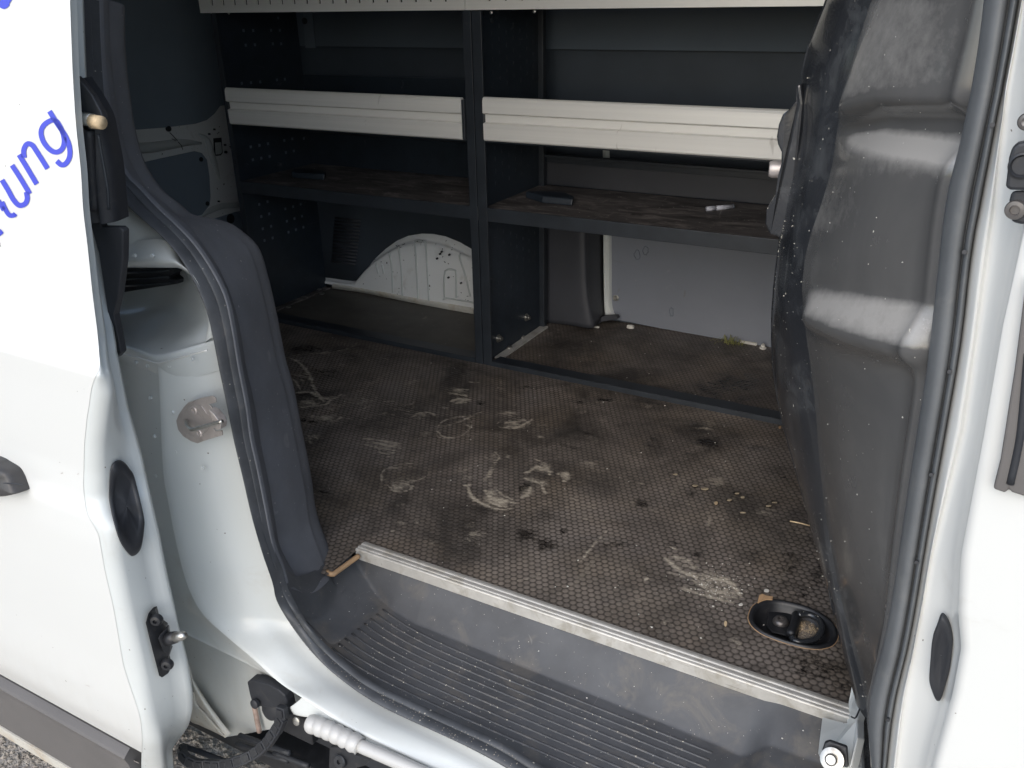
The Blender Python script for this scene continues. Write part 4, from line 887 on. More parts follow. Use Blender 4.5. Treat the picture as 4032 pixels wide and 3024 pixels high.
# upper wall bands
box("upper_side_lining", (-2.78, 2.60, .888), (-.30, 2.66, 1.85), M['wall_lining'], van)["label"] = "upper lining board with blue glare put in its colour"
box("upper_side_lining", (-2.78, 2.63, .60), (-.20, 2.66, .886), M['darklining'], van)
prism("lining_batten", on(W('T1', (725, 0), (790, 0), (822, 348), (750, 348)), Y=2.597), (0, -.006, 0), M['hole'], van)["label"] = "pale strip on the upper lining"
lathe("lining_plug", on(W('T1', (738, 152)), Y=2.588)[0], (0, -1, 0), [(.011, 0), (.011, .003), (.0005, .004)], M['dullblack'], van)
# right bay: dark pillar cover, white edge, grey panel
gy = 2.655
pcv = W('T4', (492, 320), (770, 350), (785, 420), (790, 700), (812, 1000), (490, 968))
c0 = on(W('T4', (492, 250), (495, 500), (490, 760), (488, 968)), Y=2.53)
c1_ = on(W('T4', (640, 250), (640, 500), (650, 760), (660, 985)), Y=2.53)
c2_ = on(W('T4', (765, 250), (765, 500), (775, 760), (805, 1008)), Y=2.53)
c3_ = on(W('T4', (792, 250), (795, 500), (805, 760), (850, 985)), Y=2.56)
c4_ = on(W('T4', (893, 250), (895, 500), (898, 760), (905, 915)), Y=2.65)
cv = surf("pillar_cover", [c0, c1_, c2_, c3_, c4_], M['coverpl'], van, n=24, sub=3, thick=.002); cv["label"] = "black plastic pillar cover in the right bay"
cu = on(W('T2', (380, 0), (385, 500), (385, 1250)), Y=2.56); 
e0 = on(W('T4', (893, 330), (895, 600), (900, 850), (905, 920)), Y=2.645); e1 = on(W('T4', (918, 330), (920, 600), (925, 850), (945, 920)), Y=2.64)
e2_ = on(W('T4', (950, 330), (952, 600), (955, 850), (990, 945)), Y=2.652)
surf("panel_edge", [e0, e0 * .6 + e1 * .4 + np.array([0, -.008, 0]), e1, e1 * .5 + e2_ * .5 + np.array([0, -.008, 0]), e2_], M['paint_shade'], van, n=24, sub=3)["label"] = "white painted edge of the window frame"
prism("side_panel", on(W('T4', (948, 300), (2300, 420), (2300, 1170), (2010, 1135), (1300, 1010), (990, 948), (955, 900), (950, 800)), Y=gy), (0, -.004, 0), M['greypanel'], van)["label"] = "grey painted side panel low in the right bay"
prism("pillar_foot", on(W('T4', (630, 962), (800, 1010), (890, 930), (980, 925), (990, 945), (880, 965), (830, 1015), (620, 985)), Y=2.6), (0, .02, 0), M['coverpl'], van)
e0 = on(W('T2', (805, 1000), (808, 1098)), Y=2.645); e1 = on(W('T2', (850, 1000), (855, 1102)), Y=2.645)
surf("panel_edge", [resample(e0, 6), resample(e0 * .5 + e1 * .5 + np.array([0, -.006, 0]), 6), resample(e1, 6)], M['paint_shade'], van, raw=True, sub=3)
lathe("panel_screw", on(W('T4', (978, 805)), Y=gy - .004)[0], (0, -1, .1), BOLT, M['steel'], van)
# smears on the grey panel
for (x, y, rx, ry, ring) in [(1175, 490, 20, 28, 1), (1120, 520, 18, 34, 1), (1085, 795, 34, 24, 0), (1300, 728, 20, 16, 0), (1120, 905, 14, 8, 0), (1350, 900, 14, 30, 1)]:
    c = []
    for k in range(16):
        q = 2 * math.pi * k / 16; s = R_.uniform(.7, 1.15); c.append((x + rx * s * math.cos(q), y + ry * s * math.sin(q)))
    if ring: tube("smear", smooth_loop(on(W('T4', *c), Y=gy - .0048), 40), .0012, M['lining'] if False else M['hole'], van, 5, closed=True)

# ---- bulkhead (black glossy) and front seal
ys2 = np.array([-150, -80, 0, 50, 100, 150, 200, 240, 280, 320, 360, 400, 450, 500, 560, 620, 680, 740, 800, 860, 920, 980, 1040, 1100, 1160, 1220, 1280, 1340, 1400, 1450, 1500, 1560, 1640, 1750], float)
LE = [(1810, -150)] + W('R1', (720, 0), (640, 150), (580, 250), (530, 370), (505, 480), (495, 600), (490, 720), (500, 900), (490, 1100), (440, 1250), (400, 1400), (370, 1600)) + W('R2', (345, 120), (318, 260), (300, 420), (290, 560), (270, 700), (258, 850), (268, 1000), (290, 1300), (312, 1450), (370, 1659)) + \
     W('R3', (430, 200), (480, 350), (540, 600), (600, 850), (680, 1130), (750, 1300), (790, 1500), (830, 1659)) + W('R4', (1280, 800), (1330, 980), (1385, 1150), (1400, 1300), (1410, 1450), (1420, 1659)) + [(1870, 1750)]
ME = [(1910, -150)] + W('R1', (1080, 0), (960, 170), (900, 350), (850, 600), (790, 860), (745, 990), (760, 1100), (740, 1400), (720, 1600)) + W('R2', (500, 120), (480, 400), (430, 620), (445, 720), (500, 830), (570, 930), (595, 1200), (615, 1500)) + \
     W('R3', (620, 50), (640, 400), (680, 700), (750, 1000), (800, 1300), (870, 1659)) + W('R4', (1290, 600), (1370, 800), (1440, 1050), (1460, 1200), (1455, 1400), (1450, 1659)) + [(1890, 1750)]
SE = [(2135, -150)] + W('R1', (1900, 0), (1870, 300), (1800, 700), (1760, 900), (1700, 1200), (1600, 1500)) + W('R2', (1580, 150), (1550, 400), (1520, 650), (1500, 850), (1470, 1150), (1420, 1500)) + \
     W('R3', (1380, 0), (1340, 300), (1280, 700), (1230, 1050), (1190, 1350), (1150, 1600)) + W('R4', (1500, 850), (1440, 1200), (1420, 1400), (1410, 1659)) + [(1862, 1750)]
SR = [(2220, -150)] + W('R1', (2165, 0), (2120, 300), (2040, 700), (1960, 1100), (1900, 1450)) + W('R2', (1860, 0), (1810, 200), (1780, 400), (1770, 600), (1740, 900), (1690, 1200), (1630, 1500)) + \
     W('R3', (1610, 0), (1560, 250), (1500, 600), (1430, 1000), (1380, 1350), (1320, 1659)) + W('R4', (1670, 1050), (1610, 1400), (1590, 1659)) + [(1908, 1750)]
le, me_, se, sr = [np.array(by_y(q, ys2)) for q in (LE, ME, SE, SR)]
for _ in range(3): me_[1:-1, 0] = .25 * me_[:-2, 0] + .5 * me_[1:-1, 0] + .25 * me_[2:, 0]
se[:, 0] = np.maximum(se[:, 0], me_[:, 0] + 1)
def dep(y, a, b_): return np.interp(y, [0, 900, 1450, 1750], [a, a, b_, b_])
LEp = np.array([at(x, y, Y=dep(y, 1.26, 1.19)) for x, y in le]); MEp = np.array([at(x, y, Y=dep(y, 1.15, 1.13)) for x, y in me_])
SEp = np.array([at(x, y, Y=.945) for x, y in se])
rows = []
K = 22
for k in range(K + 1):
    t = k / K; r = MEp * (1 - t) + SEp * t
    # outward swell, the scoop at y 230-330 and the ledge at y 600-800
    nrm = np.array([-.80, -.58, .05])
    off = np.zeros(len(ys2))
    for j, (x, y) in enumerate(zip(me_[:, 0] * (1 - t) + se[:, 0] * t, ys2)):
        yy = y - 60 * t * (1 if y > 450 else -.4)
        h = .018 * math.sin(math.pi * min(1, t * 1.0)) 
        h -= .022 * math.exp(-((yy - 285) / 48) ** 2) * min(1, t * 5)
        h += .016 / (1 + math.exp(-(yy - 640) / 22)) * min(1, t * 6) - .034 / (1 + math.exp(-(yy - 745) / 16)) * min(1, t * 5)
        off[j] = h
    rows.append((r, off, nrm))
dense = np.linspace(0, len(ys2) - 1, 150)
def densify(A): return np.stack([np.interp(dense, np.arange(len(ys2)), A[:, c]) for c in range(3)], 1)
ysD = np.interp(dense, np.arange(len(ys2)), ys2)
meD = np.interp(ysD, ys2, me_[:, 0]); seD = np.interp(ysD, ys2, se[:, 0])
MD, SD_, LD = densify(MEp), densify(SEp), densify(LEp)
out_rows = [LD + np.array([.02, .10, 0]), LD + np.array([-.001, .012, 0]), LD, LD * .72 + MD * .28 + np.array([-.006, -.006, 0]), LD * .35 + MD * .65 + np.array([-.004, -.012, 0])]
nrm = np.array([-.80, -.58, .05])
sg = lambda x: 1 / (1 + np.exp(-np.clip(x, -30, 30)))
for k in range(K + 1):
    t = k / K; r = MD * (1 - t) + SD_ * t
    e = min(1, t * 5)
    st0 = 275 - 38 * min(1, 2 * t); st1 = 283 + 50 * t
    lt = 622 + 36 * t * t; lb = 690 + 92 * t
    h = .016 * math.sin(math.pi * min(1, t * 1.1) * .9)
    h = h + .026 * e * np.clip(ysD / 262, -.3, 1) * sg((st0 - ysD) / 10) * (1 - .6 * t)
    h = h - .018 * e * sg((ysD - st0) / 8) * sg((st1 - ysD) / 14)
    h = h + .034 * e * (np.clip((ysD - lt) / (lb - lt), 0, 1) ** 1.1) * sg((lb - ysD) / 12)
    fade = sg((1300 - ysD) / 60)
    out_rows.append(r + nrm[None, :] * (h * fade)[:, None])
out_rows.append(out_rows[-1] + np.array([.035, .004, 0]))
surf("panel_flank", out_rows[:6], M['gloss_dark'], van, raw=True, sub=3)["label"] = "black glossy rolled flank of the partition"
bh = surf("bulkhead_panel", out_rows[5:], M['gloss'], van, raw=True, sub=2); bh["label"] = "glossy black partition panel with painted sheen on its ledges and a torn edge"
# seal strip on the front edge of the opening
srP = np.array([at(x, y, Y=.905) for x, y in sr]); seP = np.array([at(x, y, Y=.925) for x, y in se])
sD, rD = densify(seP), densify(srP)
lin = lambda t: sD * (1 - t) + rD * t
pr = [(0, .0), (.04, -.010), (.15, -.016), (.35, -.020), (.55, -.018), (.68, -.012), (.72, -.004), (.76, -.004), (.79, -.010), (.88, -.013), (.95, -.010), (.98, 0), (1, .006)]
surf("front_seal", [lin(t) + np.array([0, d, 0]) for t, d in pr], M['frontseal'], van, raw=True, sub=3)["label"] = "grey rubber seal on the front pillar"
for q in [('R1', (1965, 962)), ('R2', (1752, 278)), ('R2', (1638, 1197)), ('R3', (1497, 330)), ('R3', (1385, 1003)), ('R4', (1605, 1275))]:
    c = on(W(*q), Y=.892)[0]; lathe("vent_hole", c, (0, -1, .2), [(.0022, -.002), (.0022, .0015), (.0002, .0016)], M['dullblack'], van, 10)
# white front pillar
fr0 = rD + np.array([.0, .004, 0])
def colx(xf, Y): return np.array([at(x, y, Y=Y) for x, y in zip(xf, ysD)])
srD = np.interp(ysD, ys2, sr[:, 0])
cr1 = np.interp(ysD, [0, 466, 930, 1200, 1500, 1659], [2190, 2150, 2085, 2015, 1960, 1940])
cr2 = np.interp(ysD, [0, 466, 700, 930, 1200, 1320, 1400, 1500, 1659], [2260, 2215, 2165, 2127, 2078, 2072, 2078, 2060, 2015])
cr3 = np.interp(ysD, [0, 1659], [2330, 2330])
s_ = lambda a: np.maximum(a, srD + 8)
fp = surf("front_pillar", [fr0 + np.array([0, .02, 0]), fr0, colx(srD + 10, .898), colx(s_(srD + (cr1 - srD) * .55 + 4), .888), colx(s_(cr1), .892), colx(np.maximum(s_(cr1 * .3 + cr2 * .7), srD + 22), .872), colx(np.maximum(cr2, srD + 34), .845), colx(np.maximum(cr2 + 22, srD + 60), .838), colx(cr3 + 40, .830)], M['paint'], van, raw=True, sub=3)
fp["label"] = "white front door pillar"
# oval recess darkened by a black face, hinge block, black weatherstrip on the pillar
op = smooth_loop(on(W('G4', (527, 455), (560, 490), (590, 560), (607, 640), (600, 740), (585, 870), (550, 1000), (515, 1110), (490, 1128), (465, 1105), (430, 1010), (420, 940), (430, 800), (445, 640), (480, 540), (505, 470)), Y=.862), 60)
oc = op.mean(0); cl = lambda r: np.vstack([r, r[:1]])
surf("recess_dark", [cl(op + np.array([0, .006, 0])), cl(op), cl(op * .9 + oc * .1 + np.array([0, -.002, 0])), cl(op * .6 + oc * .4 + np.array([.0, .003, 0])), cl(op * .01 + oc * .99 + np.array([0, .004, 0]))], M['dullblack'], van, raw=True)["label"] = "oval recess in the front pillar, its dark put in as black colour"
wsp = on(W('R3', (2075, -300), (2200, -300), (2300, -300), (2300, 480), (2209, 460), (2120, 430), (2105, 405), (2090, 410), (2070, 435), (1978, 405), (2030, 200), (2060, 0)), Y=.835)
ws = on(W('R3', (2230, -1200), (2330, -1200), (2330, 480), (2209, 460), (2118, 430), (2095, 405), (2070, 436), (1978, 405), (2030, 200), (2062, 0), (2140, -500)), Y=.832)
prism("weatherstrip", ws, (0, -.010, 0), M['cladding'], van, .002)["label"] = "grey weatherstrip at the front door edge"
tube("weatherstrip_groove", on(W('R3', (2105, 400), (2160, 150), (2190, -50), (2240, -600)), Y=.8225), .0035, M['dullblack'], van, 8, 14)
lb = on(W('G3', (960, 870), (985, 650), (1010, 570), (1060, 530), (1200, 500), (1300, 500), (1300, 915), (1000, 905), (965, 895)), Y=.835)
hb = prism("latch_block", lb, (0, -.014, 0), M['dullblack'], van, .003); hb["label"] = "black latch block with a steel ring"
lathe("ring", on(W('G3', (1090, 730)), Y=.821)[0], (0, -1, 0), [(.0105, -.002), (.0105, .002), (.009, .0028), (.0075, .001), (.007, -.004), (.0003, -.004)], M['blackpart'], hb)
prism("latch_foot", on(W('G3', (1005, 930), (1300, 915), (1300, 1200), (1080, 1200), (1000, 1180), (985, 1010)), Y=.836), (0, -.006, 0), M['dullblack'], van, .003)
lathe("pillar_bolt", on(W('G3', (1035, 1090)), Y=.829)[0], (-.2, -1, 0), [(.0082, -.002), (.0082, .0015), (.0074, .003), (.0042, .0034), (.0038, .0005), (.0003, .0005)], M['darksteel'], van)
lathe("pillar_bolt", on(W('G3', (1130, 370)), Y=.829)[0], (-.2, -1, 0), [(.007, -.002), (.007, .0015), (.006, .003), (.0036, .0034), (.0003, .001)], M['darksteel'], van)
# body shell ahead of the opening
box("front_bulkhead_wall", (.06, 1.0, -.1), (.10, 2.70, 1.85), M['darklining'], van)
# lock lever shape on the bulkhead's free edge
lk = [(490, 640, 1.235), (455, 665, 1.235), (450, 780, 1.235), (400, 840, 1.23), (350, 880, 1.23), (318, 960, 1.23), (303, 1050, 1.23), (312, 1110, 1.23), (340, 1170, 1.23), (338, 1260, 1.23), (312, 1350, 1.23), (300, 1450, 1.23), (290, 1500, 1.23), (262, 1545, 1.23), (225, 1610, 1.23), (215, 1720, 1.235), (250, 1800, 1.235), (340, 1830, 1.235), (420, 1700, 1.235), (470, 1200, 1.235), (510, 800, 1.235)]
prism("torn_edge_flap", on(W('R1', *lk)), (.006, .05, 0), M['gloss_dark'], van, .006)["label"] = "wavy glossy lip on the partition edge"
lathe("lip_bolt", on(W('R1', (285, 1300)), Y=1.26)[0], (-1, -.3, 0), [(.012, -.03), (.012, .002), (.010, .006), (.0004, .006)], M['brownsteel'], van)

# ---- white foot of the front pillar, bracket and bolt at the step's right end
wf = on(W('R4', (1325, 940, 1.21), (1290, 1150, 1.175), (1275, 1305, 1.135), (1080, 1255, 1.135), (1062, 1400, 1.09), (1045, 1540, 1.05), (1075, 1600, 1.04), (1110, 1659, 1.03), (1310, 1659, 1.03), (1360, 1420, 1.06), (1360, 1280, 1.11), (1388, 1160, 1.15), (1345, 1000, 1.2)))
prism("pillar_foot_plate", wf, (.01, .012, -.01), M['paint_shade'], van, .002)["label"] = "white pillar foot at the right end of the step"
bb = on(W('R4', (1100, 1460, 1.035), (1140, 1450, 1.035), (1200, 1470, 1.035), (1280, 1500, 1.035), (1290, 1659, 1.02), (1130, 1640, 1.02), (1085, 1600, 1.02), (1080, 1520, 1.03)))
prism("foot_recess", bb, (0, .006, 0), M['blackpart'], van, .002)
lathe("foot_bolt", on(W('R4', (1160, 1592)), Y=1.015)[0], (-.1, -.75, .6), [(.0165, -.003), (.0165, .001), (.012, .002), (.0085, .002), (.0085, .009), (.0065, .011), (.0004, .011)], M['steel'], van)
tube("fuse_line", on(W('R4', (1310, 1250, 1.10), (1345, 1262, 1.10), (1380, 1190, 1.12))), .0012, M['dullblack'], van, 6, 10)

# ================================================================== lashing cup
cup = empty("lashing_cup", (0, 0, 0), van); cup["label"] = "oval black recessed lashing point with a ring"
def ell(gr, z):
    c = np.array(CUP); g2 = CUPL * 1.0
    g2 = c + (CUPL - c) * gr
    r = np.column_stack([g2, np.full(len(g2), z)]); return np.vstack([r, r[:1]])
surf("cup_bowl", [ell(1.03, -.001), ell(1.0, .0035), ell(.93, .004), ell(.88, -.002), ell(.80, -.022), ell(.62, -.028), ell(.01, -.029)], M['blackpart'], cup, raw=True)
tube("cut_edge", ell(1.035, -.0002)[:-1], .0009, M['wood'], cup, 6, closed=True)
cw = lambda x, y, z: at(x, y, Z=z)
pl4 = [cw(*q, -.020) for q in W('R4', (655, 430), (870, 440), (905, 470), (885, 640), (680, 590), (640, 540))]
prism("base_plate", pl4, (0, 0, .004), M['blackpart'], cup, .0015)
lathe("cup_bolt", cw(*W('R4', (752, 505))[0], -.015), (0, 0, 1), [(.0145, 0), (.0145, .002), (.012, .007), (.009, .009), (.0055, .009), (.005, .004), (.0004, .004)], M['darksteel'], cup, star=.006)
tube("ring_hinge", [cw(*W('R4', q)[0], -.008) for q in ((880, 445), (870, 500), (850, 560), (830, 610))], .0085, M['blackpart'], cup, 12, 12)
tube("lashing_ring", [cw(*W('R4', q)[0], -.004) for q in ((840, 620), (870, 655), (940, 662), (1010, 645), (1060, 605), (1080, 550), (1060, 490), (1000, 450), (940, 440), (890, 445))], .0062, M['gloss_dark'], cup, 12, 40)
sn = smooth_loop([cw(*W('R4', q)[0], -.019) for q in ((920, 490), (990, 495), (1035, 540), (1040, 600), (980, 640), (900, 640), (885, 590), (900, 520))], 30)
sc_ = sn.mean(0); sb = surf("grit", [cl(sn), cl(sn * .6 + sc_ * .4 + np.array([0, 0, .004])), cl(sn * .01 + sc_ * .99 + np.array([0, 0, .006]))], M['sand'], cup, raw=True)
pebbles("grit_grains", 260, lambda r: tuple(np.array(sc_) + np.array([r.gauss(0, .011), r.gauss(0, .007), .005])), lambda r: r.uniform(.0006, .0016), M['tan'], parent=cup, seed=5)

# ================================================================== shelving rack
rack = empty("shelving_rack", (-1.3, 2.12, 0)); rack.location = (0, 0, 0)
tag(rack, "two-bay dark steel shelving rack with aluminium fronts along the far wall", "rack")
XL, XD, XR = -2.262, -1.305, -.30; YF, YB = 2.122, 2.50
box("side_panel", (XL - .004, YF, .002), (XL, YB, 1.25), M['rack'], rack)["label"] = "perforated left side panel"
box("side_panel", (XD - .0015, YF + .002, .002), (XD + .0015, YB, 1.25), M['rack'], rack)["label"] = "perforated middle divider panel"
box("side_panel", (XR, YF, .002), (XR + .003, YB, 1.25), M['rack'], rack)
box("post", (XL - .006, YF - .004, .0), (XL + .016, YF, 1.01), M['rackpost'], rack, .001)
box("post", (XD - .032, YF - .006, .0), (XD - .006, YF + .002, 1.01), M['rackpost'], rack, .001)
box("post", (XD - .003, YF - .006, .0), (XD + .026, YF + .002, 1.01), M['rackpost'], rack, .001)
box("rear_post", (XD + .002, YB - .02, 0.0), (XD + .02, YB, 1.2), M['rackpost'], rack, .001)
# perforations: small raised squares; the pale left ones paint light shining through
def perf(xf, rects, name, s=1):
    v, f = [], []
    for (y, z, w_, h_) in rects:
        k = len(v); x = xf
        v += [(x, y - w_, z - h_), (x, y + w_, z - h_), (x, y + w_, z + h_), (x, y - w_, z + h_), (x - .0009 * s, y - w_, z - h_), (x - .0009 * s, y + w_, z - h_), (x - .0009 * s, y + w_, z + h_), (x - .0009 * s, y - w_, z + h_)]
        f += [(k, k + 1, k + 2, k + 3), (k, k + 4, k + 5, k + 1), (k + 1, k + 5, k + 6, k + 2), (k + 2, k + 6, k + 7, k + 3), (k + 3, k + 7, k + 4, k)]
    o = mesh(name, v, f, M['hole'], rack, False); o["kind"] = "stuff"; return o
rc = []
LP = [('T1', (292, 222)), ('T1', (362, 222)), ('T1', (492, 220)), ('T1', (555, 220)), ('T1', (308, 328)), ('T1', (375, 325)), ('T1', (505, 318)), ('T1', (565, 318)), ('T1', (543, 130)), ('T1', (279, 605)), ('T1', (346, 600)), ('T1', (413, 595)), ('T1', (535, 580)), ('T1', (592, 575)),
      ('T1', (345, 1066)), ('T1', (408, 1055)), ('T1', (470, 1043)), ('T1', (588, 1020)), ('T1', (646, 1008)), ('T1', (730, 1005)), ('T1', (360, 1160)), ('T1', (421, 1148)), ('T1', (482, 1135)), ('T1', (600, 1107)), ('T1', (657, 1096)),
      ('T3', (242, 412)), ('T3', (308, 390)), ('T3', (440, 350)), ('T3', (500, 342)), ('T3', (449, 447)), ('T3', (510, 430)), ('T3', (570, 410)), ('T3', (258, 508)), ('T3', (321, 487)), ('T3', (461, 545)), ('T3', (521, 524)), ('T3', (581, 505)), ('T3', (270, 605)), ('T3', (336, 585)), ('T3', (474, 632)), ('T3', (533, 612)), ('T3', (592, 592)), ('T3', (284, 697)), ('T3', (348, 677))]
for q in LP:
    p = at(*W(*q)[0], X=XL)
    rc.append((p[1], p[2], .0045, .0045))
perf(XL + .0012, rc, "perforations")
rc = []
for i in range(9):
    for j in range(34):
        z = .05 + j * .034 + (.017 if i % 2 else 0); y = YF + .05 + i * .04
        if y < YB - .03 and not (.43 < z < .53) and not (.66 < z < .8): rc.append((y, z, .0012, .005))
o_ = perf(XD + .0024, rc, "perforations"); o_.data.materials[0] = M['rackpost']
# shelves
def shelf(x0, x1, lab):
    b1 = box("shelf", (x0, YF + .002, .478), (x1, YB, .486), M['shelfbed'], rack); b1["label"] = lab
    box("shelf_lip", (x0 - .002, YF - .0045, .452), (x1, YF + .001, .491), M['rackpost'], rack, .0012)
shelf(XL + .001, XD - .004, "dusty brown shelf board of the left bay"); shelf(XD + .003, XR, "dirty black shelf board of the right bay")
box("rear_rail", (XD + .003, YB - .012, .575), (XR, YB + .01, .583), M['rackpost'], rack, .001)
box("rear_rail", (XD + .003, YB + .008, .555), (XR, YB + .012, .583), M['rackpost'], rack, .001)
box("rear_board", (XD + .003, YB + .012, .486), (XR, YB + .02, .556), M['coverpl'], rack)
box("rear_board", (XL, YB + .0, .486), (XD - .003, YB + .008, .60), M['rack'], rack)
box("tray", (XL + .002, YF + .01, .672), (XD - .004, YB, .678), M['rack'], rack); box("tray", (XD + .004, YF + .01, .672), (XR, YB, .678), M['rack'], rack)
box("rear_board", (XL, YB + .0, .672), (XD - .003, YB + .008, .80), M['rack'], rack)
# aluminium tray fronts
def front(x0, x1, z0, z1, lab, lean=0.0):
    h = z1 - z0; y = YF - .012
    pf = [(y + .012, z0 + .003), (y - .002, z0), (y - .006, z0 + .004), (y - .007, z0 + .40 * h), (y - .002, z0 + .415 * h), (y + .005, z0 + .425 * h), (y + .005, z0 + .60 * h), (y - .002, z0 + .615 * h), (y - .009, z0 + .64 * h), (y - .008, z1 - .010), (y - .005, z1 - .003), (y, z1), (y + .006, z1 - .001), (y + .010, z1 - .006), (y + .010, z1 - .012), (y + .006, z1 - .014), (y + .006, z0 + .01), (y + .012, z0 + .008)]
    o = extr_x("tray_front", pf, x0, x1, M['alu'], rack); o["label"] = lab; bev(o, .0008, 2)
    for xa, xb in ((x0 - .008, x0 + .001), (x1 - .001, x1 + .009)):
        box("end_cap", (xa, y - .004, z0 + .001), (xb, y + .012, z1 - .006), M['rackpost'], rack, .002)
front(XL + .022, XD - .040, .678, .792, "aluminium tray front of the left bay"); front(XD + .030, XR, .680, .796, "bright aluminium tray front of the right bay")
def slotted(x0, x1, lab, s0):
    bm = bmesh.new()
    def bx(xa, xb, za, zb, ya=YF - .018, yb=YF - .014):
        vs = [bm.verts.new(p) for p in ((xa, ya, za), (xb, ya, za), (xb, yb, za), (xa, yb, za), (xa, ya, zb), (xb, ya, zb), (xb, yb, zb), (xa, yb, zb))]
        for q in ((0, 1, 2, 3), (4, 7, 6, 5), (0, 4, 5, 1), (1, 5, 6, 2), (2, 6, 7, 3), (3, 7, 4, 0)): bm.faces.new([vs[i] for i in q])
    bx(x0, x1, 1.012, 1.033); bx(x0, x1, 1.072, 1.12); bx(x0, x1, 1.0125, 1.0165, YF - .014, YF + .012)
    x = x0
    k = 0
    while True:
        xn = s0 + k * .0478 - .0035
        if xn > x1 - .02: break
        bx(x, xn, 1.033, 1.072); x = xn + .007; k += 1
    bx(x, x1, 1.033, 1.072)
    me = bpy.data.meshes.new("slotted_front"); bmesh.ops.recalc_face_normals(bm, faces=bm.faces); bm.to_mesh(me); bm.free()
    o = link("slotted_front", me, M['alu'], rack, False); o["label"] = lab
    box("slot_backing", (x0, YF - .006, 1.03), (x1, YF - .004, 1.1), M['dullblack'], rack)
slotted(XL - .035, XD - .0150, "slotted pale metal front over the left bay", XL + .022); slotted(XD - .0135, XR + .05, "slotted pale metal front over the right bay", XD + .06)
box("top_tray", (XL - .03, YF, 1.018), (XR + .05, YB + .1, 1.024), M['rack'], rack)
# floor frame
pf = [(YF - .008, .001), (YF - .008, .014), (YF - .006, .016), (YF + .045, .014), (YF + .052, .009), (YF + .052, .001)]
extr_x("floor_bar", pf, XL, XD - .033, M['rackpost'], rack); extr_x("floor_bar", pf, XD + .027, XR, M['rackpost'], rack)
box("base_board", (XL + .01, YF + .054, .001), (XD - .004, YB - .015, .006), M['baseboard'], rack)["label"] = "smooth brown base board of the left bay"
box("side_angle", (XD + .004, YF + .05, .001), (XD + .030, YB - .01, .007), M['strip'], rack)["label"] = "grimy angle strip along the divider foot"
box("side_angle", (XL + .0015, YF + .03, .006), (XL + .028, YB - .01, .011), M['shelfbed'], rack)
for q in ((415, 1010), (350, 1065), (265, 1135)):
    p = at(*W('T4', q)[0], Z=.008); lathe("angle_screw", p, (0, 0, 1), [(.0095, -.001), (.0095, .002), (.007, .004), (.0003, .004)], M['steel'], rack)
for q in ((475, 1225), (740, 1118), (718, 1085), (350, 1285)):
    p = at(*W('T3', q)[0], Z=.011); lathe("angle_screw", p, (0, 0, 1), [(.010, -.001), (.010, .002), (.006, .003), (.0003, .003)], M['steel'], rack)
for q in ((378, 935), (190, 1075)):
    p = at(*W('T4', q)[0], X=XD + .002)
    lathe("panel_bolt", p, (1, 0, 0), [(.013, -.001), (.013, .0015), (.0095, .002), (.0095, .008), (.0055, .009), (.0055, .015), (.0004, .015)], M['steel'], rack)
lathe("hook", at(*W('T2', (60, 130))[0], X=XD + .002), (1, 0, 0), [(.009, 0), (.009, .003), (.005, .006), (.0003, .006)], M['rackpost'], rack)
for q in ('T1', (188, 95)), ('T1', (2092, 92)), ('T2', (348, 78)):
    lathe("rail_rivet", at(*W(*q)[0] if False else W(q[0], q[1])[0], Y=YF - .012), (0, -1, 0), [(.004, 0), (.004, .002), (.002, .003), (.0002, .003)], M['steel'], rack, 12)

# ================================================================== loose things
pn = [at(*W('T2', q)[0], Z=.4925) for q in ((1500, 1400), (1560, 1394), (1674, 1384))]
pen = empty("marker_pen", tuple(pn[0])); tag(pen, "pale grey marker pen lying on the right-hand shelf", "pen"); pen.location = (0, 0, 0)
tube("pen_barrel", [pn[1] * .97 + pn[0] * .03, pn[2]], [.0068, .0062], M['penwhite'], pen, 14); tube("pen_cap", [pn[0], pn[1]], [.0064, .0072], M['penwhite'], pen, 14)
lathe("pen_end", pn[2], tuple(pn[2] - pn[1]), [(.0062, 0), (.0062, .003), (.004, .005), (.0003, .005)], M['hole'], pen)
def wedge_block(win, pts, lab):
    P_ = np.array([at(*q, Z=.487) for q in W(win, *pts)])
    o = prism("shelf_stop", P_, (0, .004, .020), M['rack'], None, .004); tag(o, lab, "bracket"); return o
wedge_block('T2', [(285, 1325), (400, 1362), (600, 1380), (610, 1362), (545, 1330), (400, 1325)], "black plastic wedge at the back left of the right-hand shelf, beside the divider")
wedge_block('T1', [(640, 1290), (800, 1305), (880, 1308), (890, 1288), (800, 1270), (650, 1265)], "black plastic wedge at the back left corner of the left-hand shelf")
# grass tuft
v, f = [], []
rg = random.Random(4)
gb = at(*W('T4', (1745, 1108))[0], Z=.002)
for k in range(70):
    x = gb[0] + rg.gauss(0, .020); y = gb[1] + rg.gauss(0, .006); an = rg.random() * 6.28; L = rg.uniform(.012, .035); h = rg.uniform(.004, .022)
    q = [(x, y, .001), (x + math.cos(an) * L * .5, y + math.sin(an) * L * .5, h), (x + math.cos(an) * L, y + math.sin(an) * L, h * rg.uniform(.3, 1.1))]
    k0 = len(v); wd = .0007
    for p in q: v += [(p[0] - wd * math.sin(an), p[1] + wd * math.cos(an), p[2]), (p[0] + wd * math.sin(an), p[1] - wd * math.cos(an), p[2] + .0004)]
    f += [(k0, k0 + 1, k0 + 3, k0 + 2), (k0 + 2, k0 + 3, k0 + 5, k0 + 4)]
tag(mesh("grass_tuft", v, f, M['grass'], None, False), "small tuft of dry grass on the floor against the grey side panel", "grass")
p = at(*W('T4', (1868, 1105))[0], Z=.006); o = box("plastic_clip", (p[0] - .027, p[1] - .004, .001), (p[0] + .027, p[1] + .004, .010), M['whitebit'], None, .0015)
tag(o, "flat white plastic clip at the foot of the grey side panel", "clip")
